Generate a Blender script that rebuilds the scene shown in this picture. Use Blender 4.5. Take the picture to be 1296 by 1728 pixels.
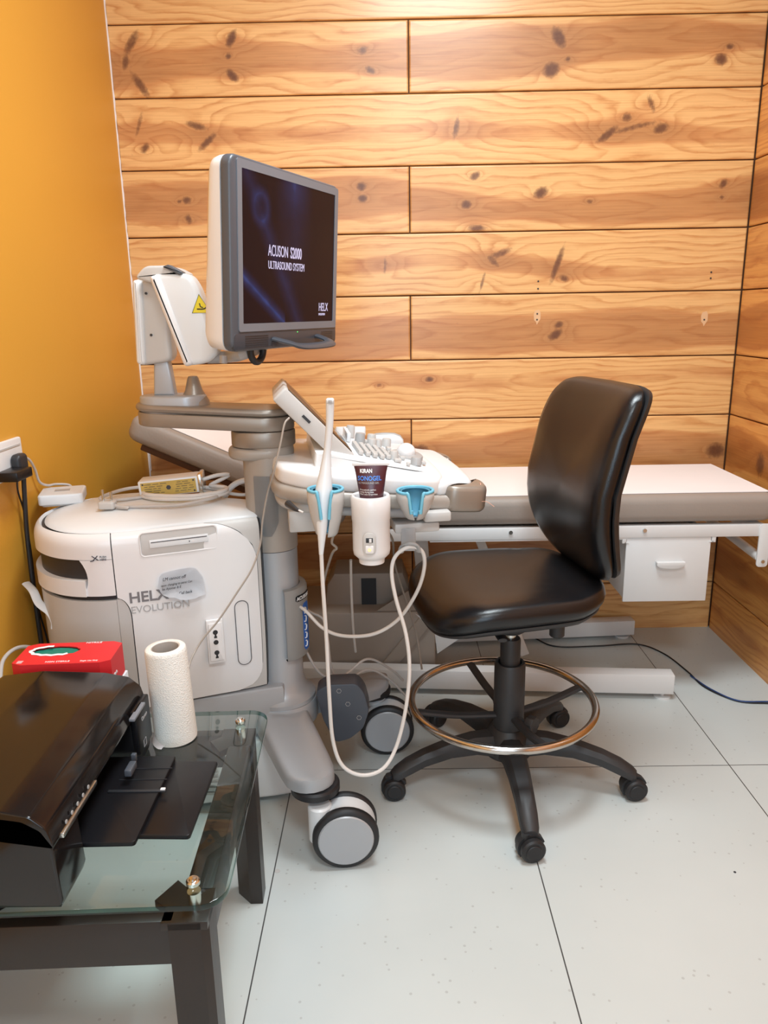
import bpy, bmesh, math, random
import numpy as np
from mathutils import Matrix, Vector
from math import sin, cos, pi, radians as R
S = bpy.context.scene
C = S.collection
for o in list(bpy.data.objects): bpy.data.objects.remove(o)

# ------------------------------------------------------------------ camera
CAMH = 1.21
RT = Vector((0.99985, 0.00378, -0.01666)); UP = Vector((.01516, .25356, .96720)); BK = Vector((.00789, -.96731, .25347))
cd = bpy.data.cameras.new('camera'); cam = bpy.data.objects.new('camera', cd); C.objects.link(cam)
cd.sensor_fit = 'VERTICAL'; cd.sensor_height = 24; cd.sensor_width = 18; cd.lens = 24*1278/1728; cd.clip_start = .02
cam.matrix_world = Matrix(((RT.x, UP.x, BK.x, 0), (RT.y, UP.y, BK.y, 0), (RT.z, UP.z, BK.z, CAMH), (0, 0, 0, 1)))
S.camera = cam
# ------------------------------------------------------------------ world, lights, exposure
w = bpy.data.worlds.new('world'); S.world = w; w.use_nodes = True
w.node_tree.nodes['Background'].inputs[0].default_value = (.85, .93, 1, 1)
w.node_tree.nodes['Background'].inputs[1].default_value = .35
S.view_settings.view_transform = 'Standard'; S.view_settings.look = 'None'
S.view_settings.exposure = 0.28; S.view_settings.gamma = 1; S.view_settings.use_curve_mapping = False
def area(name, loc, rot, sx, sy, power, col):
    l = bpy.data.lights.new(name, 'AREA'); l.shape = 'RECTANGLE'; l.size = sx; l.size_y = sy; l.energy = power; l.color = col
    o = bpy.data.objects.new(name, l); C.objects.link(o); o.location = loc; o.rotation_euler = rot
    return o
area('ceiling_lamp_light', (.25, 1.45, 2.66), (0, 0, 0), .6, .6, 36, (.85, .95, 1))
area('rear_ceiling_lamp_light', (.22, -.45, 2.66), (0, 0, 0), .6, .6, 29, (.85, .95, 1))
area('window_light', (-.1, -1.5, 1.5), (R(90), 0, 0), 1.2, 1.1, 24, (.58, .80, 1))

def at(px, py, Y):
    """point of the room at distance Y along a line of sight"""
    d = RT*(px-648)/1278 + UP*(864-py)/1278 - BK
    return Vector((0, 0, CAMH)) + d*(Y/d.y)

# ------------------------------------------------------------------ materials
def nt(m): return m.node_tree.nodes, m.node_tree.links
def mat(name, col, rough=.45, metal=0, bump=0, bscale=200, var=0, vscale=8, coat=0, spec=.5, emit=None, es=0, trans=0):
    m = bpy.data.materials.new(name); m.use_nodes = True; n, l = nt(m); b = n['Principled BSDF']
    b.inputs['Base Color'].default_value = (*col, 1); b.inputs['Roughness'].default_value = rough
    b.inputs['Metallic'].default_value = metal; b.inputs['Coat Weight'].default_value = coat; b.inputs['Coat Roughness'].default_value = .12
    b.inputs['Specular IOR Level'].default_value = spec; b.inputs['Transmission Weight'].default_value = trans
    if emit: b.inputs['Emission Color'].default_value = (*emit, 1); b.inputs['Emission Strength'].default_value = es
    tc = n.new('ShaderNodeTexCoord')
    no = n.new('ShaderNodeTexNoise'); no.inputs['Scale'].default_value = vscale; no.inputs['Detail'].default_value = 5
    l.new(tc.outputs['Object'], no.inputs['Vector'])
    mx = n.new('ShaderNodeMix'); mx.data_type = 'RGBA'; v = max(var, .03)
    mx.inputs['A'].default_value = (*[c*(1-v) for c in col], 1); mx.inputs['B'].default_value = (*[min(1, c*(1+v)) for c in col], 1)
    l.new(no.outputs['Fac'], mx.inputs['Factor']); l.new(mx.outputs['Result'], b.inputs['Base Color'])
    if bump:
        n2 = n.new('ShaderNodeTexNoise'); n2.inputs['Scale'].default_value = bscale; n2.inputs['Detail'].default_value = 3
        l.new(tc.outputs['Object'], n2.inputs['Vector'])
        bp = n.new('ShaderNodeBump'); bp.inputs['Strength'].default_value = bump; bp.inputs['Distance'].default_value = .002
        l.new(n2.outputs['Fac'], bp.inputs['Height']); l.new(bp.outputs['Normal'], b.inputs['Normal'])
    return m
def ramp(n, pts):
    r = n.new('ShaderNodeValToRGB'); e = r.color_ramp.elements
    while len(e) < len(pts): e.new(.5)
    for k, (p, c) in enumerate(pts):
        e[k].position = p; e[k].color = (*c, 1) if len(c) == 3 else c
    return r
def math_(n, l, op, a, b=None, c=None):
    x = n.new('ShaderNodeMath'); x.operation = op
    for k, v in enumerate((a, b, c)):
        if v is None: continue
        if isinstance(v, (int, float)): x.inputs[k].default_value = v
        else: l.new(v, x.inputs[k])
    return x.outputs[0]

def wood_mat(name, sap, heart, dark=1.0):
    m = bpy.data.materials.new(name); m.use_nodes = True; n, l = nt(m); b = n['Principled BSDF']
    def attr(a):
        x = n.new('ShaderNodeAttribute'); x.attribute_name = a; return x.outputs['Fac']
    g, tone, knot = attr('grain'), attr('tone'), attr('knot')
    ll = n.new('ShaderNodeAttribute'); ll.attribute_name = 'board'
    tc = n.new('ShaderNodeTexCoord')
    mp = n.new('ShaderNodeMapping'); mp.inputs['Scale'].default_value = (1.2, 1.2, 70); l.new(ll.outputs['Vector'], mp.inputs['Vector'])
    fn = n.new('ShaderNodeTexNoise'); fn.inputs['Scale'].default_value = 3; fn.inputs['Detail'].default_value = 6; fn.inputs['Roughness'].default_value = .65
    l.new(mp.outputs[0], fn.inputs['Vector'])
    mp2 = n.new('ShaderNodeMapping'); mp2.inputs['Scale'].default_value = (2.2, 2.2, 9); l.new(ll.outputs['Vector'], mp2.inputs['Vector'])
    cn = n.new('ShaderNodeTexNoise'); cn.inputs['Scale'].default_value = 1.5; cn.inputs['Detail'].default_value = 4; l.new(mp2.outputs[0], cn.inputs['Vector'])
    geo = n.new('ShaderNodeNewGeometry'); rnd = geo.outputs['Random Per Island']
    t = math_(n, l, 'MULTIPLY_ADD', cn.outputs['Fac'], .6, -.30)
    t = math_(n, l, 'ADD', t, tone)
    tr = ramp(n, [(.36, sap), (.5, tuple((a+c)/2 for a, c in zip(sap, heart))), (.62, heart), (1, tuple(c*.8 for c in heart))]); l.new(t, tr.inputs[0])
    # growth rings
    mp3 = n.new('ShaderNodeMapping'); mp3.inputs['Scale'].default_value = (3.5, 3.5, 16); l.new(ll.outputs['Vector'], mp3.inputs['Vector'])
    dn = n.new('ShaderNodeTexNoise'); dn.inputs['Scale'].default_value = 2; dn.inputs['Detail'].default_value = 4; l.new(mp3.outputs[0], dn.inputs['Vector'])
    gg = math_(n, l, 'ADD', g, math_(n, l, 'MULTIPLY', cn.outputs['Fac'], 1.3)); gg = math_(n, l, 'ADD', gg, math_(n, l, 'MULTIPLY', dn.outputs['Fac'], 1.1))
    fr = math_(n, l, 'FRACT', gg)
    rr = ramp(n, [(0, (0, 0, 0)), (.45, (.12,)*3), (.86, (1, 1, 1)), (1, (0, 0, 0))]); l.new(fr, rr.inputs[0])
    amt = math_(n, l, 'MULTIPLY', rr.outputs[0], math_(n, l, 'MULTIPLY', math_(n, l, 'MULTIPLY_ADD', tone, -.35, .75), math_(n, l, 'MULTIPLY_ADD', dn.outputs['Fac'], 2.2, -.35)))
    mx = n.new('ShaderNodeMix'); mx.data_type = 'RGBA'; mx.blend_type = 'MULTIPLY'
    l.new(amt, mx.inputs['Factor']); l.new(tr.outputs[0], mx.inputs['A']); mx.inputs['B'].default_value = (.66, .42, .24, 1)
    mf = n.new('ShaderNodeMix'); mf.data_type = 'RGBA'; mf.blend_type = 'MULTIPLY'; mf.inputs['Factor'].default_value = .55
    fr2 = ramp(n, [(.32, (.70, .58, .47)), (.55, (1, 1, 1))]); l.new(fn.outputs['Fac'], fr2.inputs[0])
    l.new(mx.outputs['Result'], mf.inputs['A']); l.new(fr2.outputs[0], mf.inputs['B'])
    hv = n.new('ShaderNodeHueSaturation'); l.new(mf.outputs['Result'], hv.inputs['Color'])
    l.new(math_(n, l, 'MULTIPLY_ADD', rnd, .18*dark, .91*dark), hv.inputs['Value'])
    kn2 = n.new('ShaderNodeTexNoise'); kn2.inputs['Scale'].default_value = 90; kn2.inputs['Detail'].default_value = 3; l.new(tc.outputs['Object'], kn2.inputs['Vector'])
    kn = math_(n, l, 'ADD', knot, math_(n, l, 'ADD', math_(n, l, 'MULTIPLY_ADD', fn.outputs['Fac'], .35, -.18), math_(n, l, 'MULTIPLY_ADD', kn2.outputs['Fac'], .7, -.35)))
    kr = ramp(n, [(.12, (0, 0, 0)), (.40, (.45,)*3), (.70, (.80,)*3), (1, (.95,)*3)]); l.new(kn, kr.inputs[0])
    mk = n.new('ShaderNodeMix'); mk.data_type = 'RGBA'; l.new(kr.outputs[0], mk.inputs['Factor']); l.new(hv.outputs[0], mk.inputs['A'])
    mk.inputs['B'].default_value = (.125*dark, .040*dark, .015*dark, 1)
    l.new(mk.outputs['Result'], b.inputs['Base Color'])
    b.inputs['Roughness'].default_value = .42; b.inputs['Coat Weight'].default_value = .35; b.inputs['Coat Roughness'].default_value = .22
    bp = n.new('ShaderNodeBump'); bp.inputs['Strength'].default_value = .12; bp.inputs['Distance'].default_value = .002
    l.new(fn.outputs['Fac'], bp.inputs['Height']); l.new(bp.outputs['Normal'], b.inputs['Normal'])
    return m

M = {}
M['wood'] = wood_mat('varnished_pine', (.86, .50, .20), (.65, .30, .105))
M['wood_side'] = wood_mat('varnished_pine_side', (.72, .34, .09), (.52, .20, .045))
M['groove'] = mat('groove_brown', (.09, .035, .012), .8)
M['orange'] = mat('orange_paint', (.70, .34, .040), .48, bump=.15, bscale=90, var=.04, vscale=3)
M['plaster'] = mat('fill_cutting_grey_plaster', (.45, .45, .44), .8, bump=.1)  # unseen ceiling and front wall, greyed to reduce bounced fill light
M['white'] = mat('white_plastic', (.80, .785, .785), .32, bump=.03, bscale=600)
M['white2'] = mat('cool_white_plastic', (.77, .785, .80), .3)
M['ltgrey'] = mat('light_grey_plastic', (.55, .53, .51), .4, bump=.05, bscale=500)
M['midgrey'] = mat('mid_grey_plastic', (.40, .39, .385), .42)
M['silver'] = mat('silver_paint', (.43, .44, .46), .38, metal=.25, bump=.04, bscale=700)
M['bronze'] = mat('bronze_grey_paint', (.30, .255, .215), .36, metal=.35)
M['taupe'] = mat('taupe_plastic', (.38, .335, .295), .38, metal=.1)
M['bezel'] = mat('bezel_grey', (.085, .093, .11), .35)
M['bezel2'] = mat('inner_bezel_grey', (.19, .205, .235), .35)
M['dark'] = mat('dark_plastic', (.025, .025, .028), .45)
M['black_side'] = mat('black_side_plastic', (.0045, .004, .005), .4, spec=.2)
M['chin'] = mat('chin_grey', (.045, .05, .062), .4)
M['rubber'] = mat('black_rubber', (.015, .015, .017), .5)
M['black_gloss'] = mat('glossy_black_plastic', (.010, .008, .008), .12, spec=.5)
M['black_matte'] = mat('matte_black_plastic', (.008, .0075, .009), .34, spec=.35)
M['leather'] = mat('black_leatherette', (.0075, .0075, .009), .27, bump=.2, bscale=420, spec=.5)
M['chairplastic'] = mat('worn_black_plastic', (.026, .026, .028), .5, var=.35, vscale=14)
M['chrome'] = mat('worn_chrome', (.58, .53, .49), .18, metal=1, var=.25, vscale=20)
M['steel'] = mat('brushed_steel', (.65, .65, .62), .22, metal=1)
M['bluegrey'] = mat('blue_grey_plastic', (.06, .07, .09), .42)
M['aqua'] = mat('aqua_blue_liner', (.16, .48, .64), .45)
M['cushion'] = mat('taupe_vinyl', (.33, .275, .235), .5, bump=.2, bscale=150, var=.06)
M['paper'] = mat('white_paper', (.90, .86, .86), .8, bump=.1, bscale=25)
M['note'] = mat('note_paper', (.80, .81, .84), .85)
M['bedwhite'] = mat('white_powder_coat', (.74, .73, .72), .4)
M['bedcover'] = mat('shade_darkened_cover', (.36, .30, .25), .55, var=.08)  # pale metal under the couch, its colour darkened to imitate the shade there
M['cable'] = mat('cable_grey', (.52, .48, .45), .45)
M['cablew'] = mat('cable_white', (.70, .66, .63), .4)
M['wire'] = mat('black_wire', (.015, .013, .013), .5)
M['bluewire'] = mat('blue_wire', (.02, .06, .2), .5)
M['red'] = mat('red_card', (.72, .022, .028), .5, var=.05)
M['green'] = mat('green_nitrile', (.01, .20, .14), .6, bump=.5, bscale=60)
M['ink'] = mat('ink_grey', (.05, .05, .06), .6)
M['inkg'] = mat('lettering_grey', (.20, .19, .20), .5)
M['inkl'] = mat('lettering_light_grey', (.42, .41, .41), .5)
M['inkw'] = mat('lettering_white', (.85, .85, .85), .5)
M['inkb'] = mat('lettering_blue', (.08, .28, .85), .5)
M['gelbody'] = mat('dark_plum_bottle', (.075, .02, .03), .3)
M['gold'] = mat('gold_label', (.62, .44, .12), .35, metal=.4, var=.25, vscale=60)
M['yellow'] = mat('yellow_sticker', (.85, .68, .02), .5)
M['tablewood'] = mat('dark_stained_wood', (.017, .010, .0072), .36, bump=.1, bscale=60, var=.3)
M['skin_rubber'] = mat('rubber_band', (.70, .36, .26), .6)
M['text_glow'] = mat('screen_lettering', (.1, .1, .1), .5, emit=(.62, .55, .80), es=.75)
M['led'] = mat('green_led', (.1, .8, .1), .5, emit=(.1, 1, .2), es=1)
M['orange_led'] = mat('amber_lamp', (.8, .5, .1), .5, emit=(1, .6, .1), es=1)
def glass_mat(name, tint, rim=False):
    m = bpy.data.materials.new(name); m.use_nodes = True; n, l = nt(m); n.remove(n['Principled BSDF'])
    t = n.new('ShaderNodeBsdfTransparent'); t.inputs[0].default_value = (*tint, 1)
    g = n.new('ShaderNodeBsdfGlossy'); g.inputs['Roughness'].default_value = .02; g.inputs[0].default_value = (1, 1, 1, 1)
    f = n.new('ShaderNodeFresnel'); f.inputs[0].default_value = 1.5; ge = n.new('ShaderNodeNewGeometry')
    ff = math_(n, l, 'MULTIPLY', f.outputs[0], math_(n, l, 'SUBTRACT', 1, ge.outputs['Backfacing']))
    x = n.new('ShaderNodeMixShader'); l.new(ff, x.inputs[0]); l.new(t.outputs[0], x.inputs[1]); l.new(g.outputs[0], x.inputs[2])
    l.new(x.outputs[0], n['Material Output'].inputs[0]); return m
M['glass'] = glass_mat('clear_glass', (.88, .95, .93))
M['rim'] = glass_mat('green_glass_edge', (.18, .36, .31))
def towel_mat():
    m = mat('embossed_tissue', (.82, .79, .74), .85); n, l = nt(m); b = n['Principled BSDF']
    tc = n.new('ShaderNodeTexCoord'); v = n.new('ShaderNodeTexVoronoi'); v.inputs['Scale'].default_value = 420
    l.new(tc.outputs['Object'], v.inputs['Vector']); bp = n.new('ShaderNodeBump'); bp.inputs['Strength'].default_value = .45; bp.inputs['Distance'].default_value = .002
    l.new(v.outputs['Distance'], bp.inputs['Height']); l.new(bp.outputs['Normal'], b.inputs['Normal']); return m
M['towel'] = towel_mat()
def floor_mat():
    m = bpy.data.materials.new('porcelain_tiles'); m.use_nodes = True; n, l = nt(m); b = n['Principled BSDF']
    tc = n.new('ShaderNodeTexCoord'); sp = n.new('ShaderNodeSeparateXYZ'); l.new(tc.outputs['Object'], sp.inputs[0])
    def line(c, off, per):
        a = math_(n, l, 'ADD', c, -off + per*20 + per/2); a = math_(n, l, 'MODULO', a, per); a = math_(n, l, 'ADD', a, -per/2); a = math_(n, l, 'ABSOLUTE', a)
        return math_(n, l, 'LESS_THAN', a, .0014)
    g = math_(n, l, 'MAXIMUM', line(sp.outputs[0], .322, .595), line(sp.outputs[1], 1.831, 1.2))
    no = n.new('ShaderNodeTexNoise'); no.inputs['Scale'].default_value = 1.7; no.inputs['Detail'].default_value = 4; l.new(tc.outputs['Object'], no.inputs['Vector'])
    base = ramp(n, [(.3, (.55, .585, .575)), (.7, (.61, .645, .632))]); l.new(no.outputs['Fac'], base.inputs[0])
    vo = n.new('ShaderNodeTexVoronoi'); vo.inputs['Scale'].default_value = 45; l.new(tc.outputs['Object'], vo.inputs['Vector'])
    sc = n.new('ShaderNodeSeparateColor'); l.new(vo.outputs['Color'], sc.inputs[0])
    spk = math_(n, l, 'MULTIPLY', math_(n, l, 'LESS_THAN', vo.outputs['Distance'], .13), math_(n, l, 'LESS_THAN', sc.outputs[0], .5))
    m1 = n.new('ShaderNodeMix'); m1.data_type = 'RGBA'; l.new(math_(n, l, 'MULTIPLY', spk, .5), m1.inputs['Factor']); l.new(base.outputs[0], m1.inputs['A']); m1.inputs['B'].default_value = (.36, .36, .35, 1)
    m2 = n.new('ShaderNodeMix'); m2.data_type = 'RGBA'; l.new(g, m2.inputs['Factor']); l.new(m1.outputs['Result'], m2.inputs['A']); m2.inputs['B'].default_value = (.07, .07, .07, 1)
    l.new(m2.outputs['Result'], b.inputs['Base Color']); b.inputs['Roughness'].default_value = .3
    return m
M['floor'] = floor_mat()
def screen_mat():
    m = bpy.data.materials.new('screen_display'); m.use_nodes = True; n, l = nt(m); b = n['Principled BSDF']
    b.inputs['Base Color'].default_value = (.004, .003, .004, 1); b.inputs['Roughness'].default_value = .3; b.inputs['Specular IOR Level'].default_value = .15
    uv = n.new('ShaderNodeUVMap'); uv.uv_map = 'UVMap'; sp = n.new('ShaderNodeSeparateXYZ'); l.new(uv.outputs[0], sp.inputs[0]); U, V = sp.outputs[0], sp.outputs[1]
    def absdiff(a, k): return math_(n, l, 'ABSOLUTE', math_(n, l, 'SUBTRACT', a, k))
    def glow(d, wd): return math_(n, l, 'POWER', math_(n, l, 'MAXIMUM', math_(n, l, 'SUBTRACT', 1, math_(n, l, 'DIVIDE', d, wd)), 0), 1.6)
    # ring (upper left)
    du = math_(n, l, 'DIVIDE', math_(n, l, 'SUBTRACT', U, .18), .085); dv = math_(n, l, 'DIVIDE', math_(n, l, 'SUBTRACT', V, .78), .12)
    rr = math_(n, l, 'SQRT', math_(n, l, 'ADD', math_(n, l, 'MULTIPLY', du, du), math_(n, l, 'MULTIPLY', dv, dv)))
    ring = math_(n, l, 'MULTIPLY', glow(absdiff(rr, .75), .6), .5)
    # diagonal strand low left: V = .33 - .75U
    d1 = math_(n, l, 'ABSOLUTE', math_(n, l, 'SUBTRACT', math_(n, l, 'ADD', V, math_(n, l, 'MULTIPLY', U, .78)), .33))
    s1 = math_(n, l, 'MULTIPLY', glow(d1, .09), .9); s1 = math_(n, l, 'MULTIPLY', s1, math_(n, l, 'LESS_THAN', U, .42))
    # strand from ring down right
    d2 = math_(n, l, 'ABSOLUTE', math_(n, l, 'SUBTRACT', math_(n, l, 'ADD', V, math_(n, l, 'MULTIPLY', U, 1.9)), 1.08))
    s2 = math_(n, l, 'MULTIPLY', glow(d2, .22), .35)
    d3 = absdiff(U, .52); s3 = math_(n, l, 'MULTIPLY', glow(d3, .22), math_(n, l, 'MULTIPLY', math_(n, l, 'POWER', V, 2.), .7))
    no = n.new('ShaderNodeTexNoise'); no.inputs['Scale'].default_value = 5; no.inputs['Detail'].default_value = 3; l.new(uv.outputs[0], no.inputs['Vector'])
    tot = math_(n, l, 'ADD', math_(n, l, 'ADD', ring, s1), math_(n, l, 'ADD', s2, s3)); tot = math_(n, l, 'MULTIPLY', tot, math_(n, l, 'MULTIPLY', no.outputs['Fac'], 1.6))
    cr = ramp(n, [(0, (.0075, .0028, .005)), (.5, (.014, .018, .06)), (1, (.03, .055, .19))]); l.new(tot, cr.inputs[0])
    l.new(cr.outputs[0], b.inputs['Emission Color']); b.inputs['Emission Strength'].default_value = .95
    return m
M['screen'] = screen_mat()

# ------------------------------------------------------------------ geometry helpers
def bm_(): return bmesh.new()
def xf(bm, vs, mtx):
    for v in vs: v.co = mtx @ v.co
def box(bm, c, s, bev=0, seg=2, M_=None):
    r = bmesh.ops.create_cube(bm, size=1); vs = r['verts']
    for v in vs: v.co = Vector((v.co.x*s[0], v.co.y*s[1], v.co.z*s[2]))
    if bev:
        es = list({e for v in vs for e in v.link_edges})
        r2 = bmesh.ops.bevel(bm, geom=es, offset=bev, segments=seg, profile=.5, affect='EDGES', clamp_overlap=True)
        allv = {v for f in r2['faces'] for v in f.verts} | {v for v in vs if v.is_valid}
        # gather connected island
        seen = set(allv); st = list(allv)
        while st:
            v = st.pop()
            for e in v.link_edges:
                o = e.other_vert(v)
                if o not in seen: seen.add(o); st.append(o)
        vs = list(seen)
    mt = Matrix.Translation(Vector(c))
    if M_ is not None: mt = mt @ M_
    xf(bm, vs, mt)
    return vs
def loft(bm, rings, cap0=True, cap1=True, closed=True):
    vr = [[bm.verts.new(Vector(p)) for p in ring] for ring in rings]
    n = len(vr[0])
    for a, b in zip(vr, vr[1:]):
        for i in range(n if closed else n-1):
            j = (i+1) % n
            bm.faces.new((a[i], a[j], b[j], b[i]))
    if cap0: bm.faces.new(vr[0][::-1])
    if cap1: bm.faces.new(vr[-1])
    return [v for r in vr for v in r]
def ring(c, r, n=32, z=None, ax='z'):
    out = []
    for k in range(n):
        a = 2*pi*k/n; x, y = r*cos(a), r*sin(a)
        out.append((c[0]+x, c[1]+y, c[2]))
    return out
def lathe(bm, prof, c=(0, 0, 0), n=32, M_=None, caps=True):
    """prof list of (r,z)"""
    vs = loft(bm, [[(r*cos(2*pi*k/n), r*sin(2*pi*k/n), z) for k in range(n)] for r, z in prof], caps, caps)
    mt = Matrix.Translation(Vector(c))
    if M_ is not None: mt = mt @ M_
    xf(bm, vs, mt); return vs
def orient(d):
    return Vector(d).to_track_quat('Z', 'Y').to_matrix().to_4x4()
def cyl(bm, a, b, r, n=20, r2=None, bev=0):
    a = Vector(a); b = Vector(b); L = (b-a).length; r2 = r if r2 is None else r2
    p = [(r, 0), (r2, L)] if not bev else [(r-bev, 0), (r, bev), (r2, L-bev), (r2-bev, L)]
    return lathe(bm, p, a, n, orient(b-a))
def cr(pts, per=8, closed=False):
    P = [Vector(p) for p in pts]; n = len(P); out = []
    rng = n if closed else n-1
    for i in range(rng):
        p0 = P[(i-1) % n] if (closed or i > 0) else P[0]*2-P[1]
        p1 = P[i]; p2 = P[(i+1) % n]
        p3 = P[(i+2) % n] if (closed or i+2 < n) else P[-1]*2-P[-2]
        for k in range(per):
            t = k/per
            out.append(.5*((2*p1)+(p2-p0)*t+(2*p0-5*p1+4*p2-p3)*t*t+(3*p1-p0-3*p2+p3)*t**3))
    if not closed: out.append(P[-1])
    return out
def tube(bm, pts, r, n=10, closed=False, smooth=8, radii=None, flat=None):
    P = cr(pts, smooth, closed) if smooth else [Vector(p) for p in pts]
    N = len(P); rings = []; up = None
    for i in range(N):
        a = P[(i-1) % N] if (closed or i) else P[0]; b = P[(i+1) % N] if (closed or i < N-1) else P[-1]
        t = (b-a).normalized()
        if up is None:
            up = Vector((0, 0, 1)) if abs(t.z) < .9 else Vector((1, 0, 0))
        s = t.cross(up)
        if s.length < 1e-6: s = t.cross(Vector((1, 0, 0)))
        s.normalize(); up = s.cross(t).normalized()
        rr = r if radii is None else radii[0] + (radii[1]-radii[0])*i/(N-1)
        f = flat or (1, 1)
        rings.append([P[i] + s*cos(2*pi*k/n)*rr*f[0] + up*sin(2*pi*k/n)*rr*f[1] for k in range(n)])
    if closed: rings.append(rings[0]); return loft(bm, rings, False, False)
    return loft(bm, rings)
def prism(bm, pts2, z0, z1, bev=0, M_=None, seg=2):
    """extrude polygon in xy from z0 to z1; rounded long edges"""
    n = len(pts2)
    cx = sum(p[0] for p in pts2)/n; cy = sum(p[1] for p in pts2)/n
    def inset(d):
        out = []
        for i in range(n):
            a = Vector(pts2[i-1][:2]); b = Vector(pts2[i][:2]); c = Vector(pts2[(i+1) % n][:2])
            t1 = (b-a); t2 = (c-b)
            if t1.length < 1e-9: t1 = t2
            if t2.length < 1e-9: t2 = t1
            n1 = Vector((-t1.y, t1.x)).normalized(); n2 = Vector((-t2.y, t2.x)).normalized()
            m = (n1+n2); m = m.normalized() if m.length > 1e-6 else n1
            k = 1/max(.5, m.dot(n1))
            out.append(b + m*d*k*sgn)
        return out
    A = sum(pts2[i-1][0]*pts2[i][1]-pts2[i][0]*pts2[i-1][1] for i in range(n)); sgn = 1 if A > 0 else -1
    if bev:
        rg = []
        for k in range(seg+1):
            a = pi/2*k/seg; rg.append([(p[0], p[1], z0+bev*(1-sin(a))) for p in inset(bev*(1-cos(a)) if False else bev*(1-sin(a+0)) if False else bev*(1-sin(a)))] if False else [(p[0], p[1], z0+bev*(1-cos(pi/2-a)) if False else z0+bev*(1-cos(a))) for p in inset(bev*(1-sin(a)))])
        for k in range(seg+1):
            a = pi/2*k/seg; rg.append([(p[0], p[1], z1-bev*(1-sin(a)) if False else z1-bev*(1-sin(a))) for p in inset(bev*(1-cos(a)))])
    else:
        rg = [[(p[0], p[1], z0) for p in pts2], [(p[0], p[1], z1) for p in pts2]]
    if sgn < 0: rg = [r[::-1] for r in rg]
    vs = loft(bm, rg)
    if M_ is not None: xf(bm, vs, M_)
    return vs
def rrect(x0, y0, x1, y1, r, n=6):
    out = []
    for cx, cy, a0 in ((x1-r, y1-r, 0), (x0+r, y1-r, 90), (x0+r, y0+r, 180), (x1-r, y0+r, 270)):
        for k in range(n+1):
            a = R(a0+90*k/n); out.append((cx+r*cos(a), cy+r*sin(a)))
    return out
def frame_m(origin, right, up):
    r = Vector(right).normalized(); n = r.cross(Vector(up)).normalized(); u = n.cross(r)
    return Matrix(((r.x, u.x, n.x, origin[0]), (r.y, u.y, n.y, origin[1]), (r.z, u.z, n.z, origin[2]), (0, 0, 0, 1)))

WT = {}
def wt(o): return WT.get(o.name, Vector((0, 0, 0)))
def link(o, parent):
    C.objects.link(o)
    if parent is not None:
        o.parent = parent; o.location = -wt(parent); WT[o.name] = Vector((0, 0, 0))
    else: WT[o.name] = o.location.copy()
def obj(name, bm, m, parent=None, smooth=35, mods=(), local=False):
    bmesh.ops.recalc_face_normals(bm, faces=bm.faces) if smooth is not None else None
    me = bpy.data.meshes.new(name); bm.to_mesh(me); bm.free()
    if isinstance(m, str): m = M[m]
    me.materials.append(m)
    me.polygons.foreach_set('use_smooth', [True]*len(me.polygons))
    me.set_sharp_from_angle(angle=R(smooth or 35))
    o = bpy.data.objects.new(name, me); link(o, parent)
    return o
def tag(o, label=None, cat=None, group=None, kind=None):
    if label: o['label'] = label
    if cat: o['category'] = cat
    if group: o['group'] = group
    if kind: o['kind'] = kind
    return o
def thing(name, label, cat, loc, group=None):
    o = bpy.data.objects.new(name, None); o.empty_display_size = .05; o.location = loc; link(o, None)
    return tag(o, label, cat, group)
def struct(o): o['kind'] = 'structure'; return o
def text(name, body, size, mtx, m, parent, extrude=.0003, sx=1.0, align='LEFT', bold=0):
    cu = bpy.data.curves.new('t', 'FONT'); cu.body = body; cu.size = size; cu.extrude = extrude; cu.offset = bold; cu.align_x = align; cu.resolution_u = 3
    t = bpy.data.objects.new('t', cu); C.objects.link(t)
    bpy.context.view_layer.update()
    me = bpy.data.meshes.new_from_object(t.evaluated_get(bpy.context.evaluated_depsgraph_get()))
    bpy.data.objects.remove(t); me.transform(mtx @ Matrix.Diagonal((sx, 1, 1, 1)))
    me.materials.clear(); me.materials.append(M[m])
    o = bpy.data.objects.new(name, me); link(o, parent)
    return o
def wrap_text(o, fn):
    """bend lettering mesh with fn(co)->co"""
    for v in o.data.vertices: v.co = fn(v.co.copy())

# ------------------------------------------------------------------ room
XL, XR, YB, YF, ZC = -.893, 1.243, 2.765, -1.6, 2.75
def quad(name, pts, m, kind=True, thick=None):
    bm = bm_(); bm.faces.new([bm.verts.new(p) for p in pts])
    o = obj(name, bm, m, smooth=None); struct(o); return o
def slab(name, lo, hi, m):
    bm = bm_(); box(bm, [(a+b)/2 for a, b in zip(lo, hi)], [b-a for a, b in zip(lo, hi)]); return struct(obj(name, bm, m))
slab('floor', (XL-.1, YF-.1, -.08), (XR+.1, YB+.1, 0), 'floor')
slab('ceiling', (XL-.1, YF-.1, ZC), (XR+.1, YB+.1, ZC+.1), 'plaster')
slab('wall_left', (XL-.1, YF-.1, 0), (XL, YB+.1, ZC), 'orange')
slab('wall_front', (XL, YF-.1, 0), (XR, YF, ZC), 'plaster')

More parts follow.
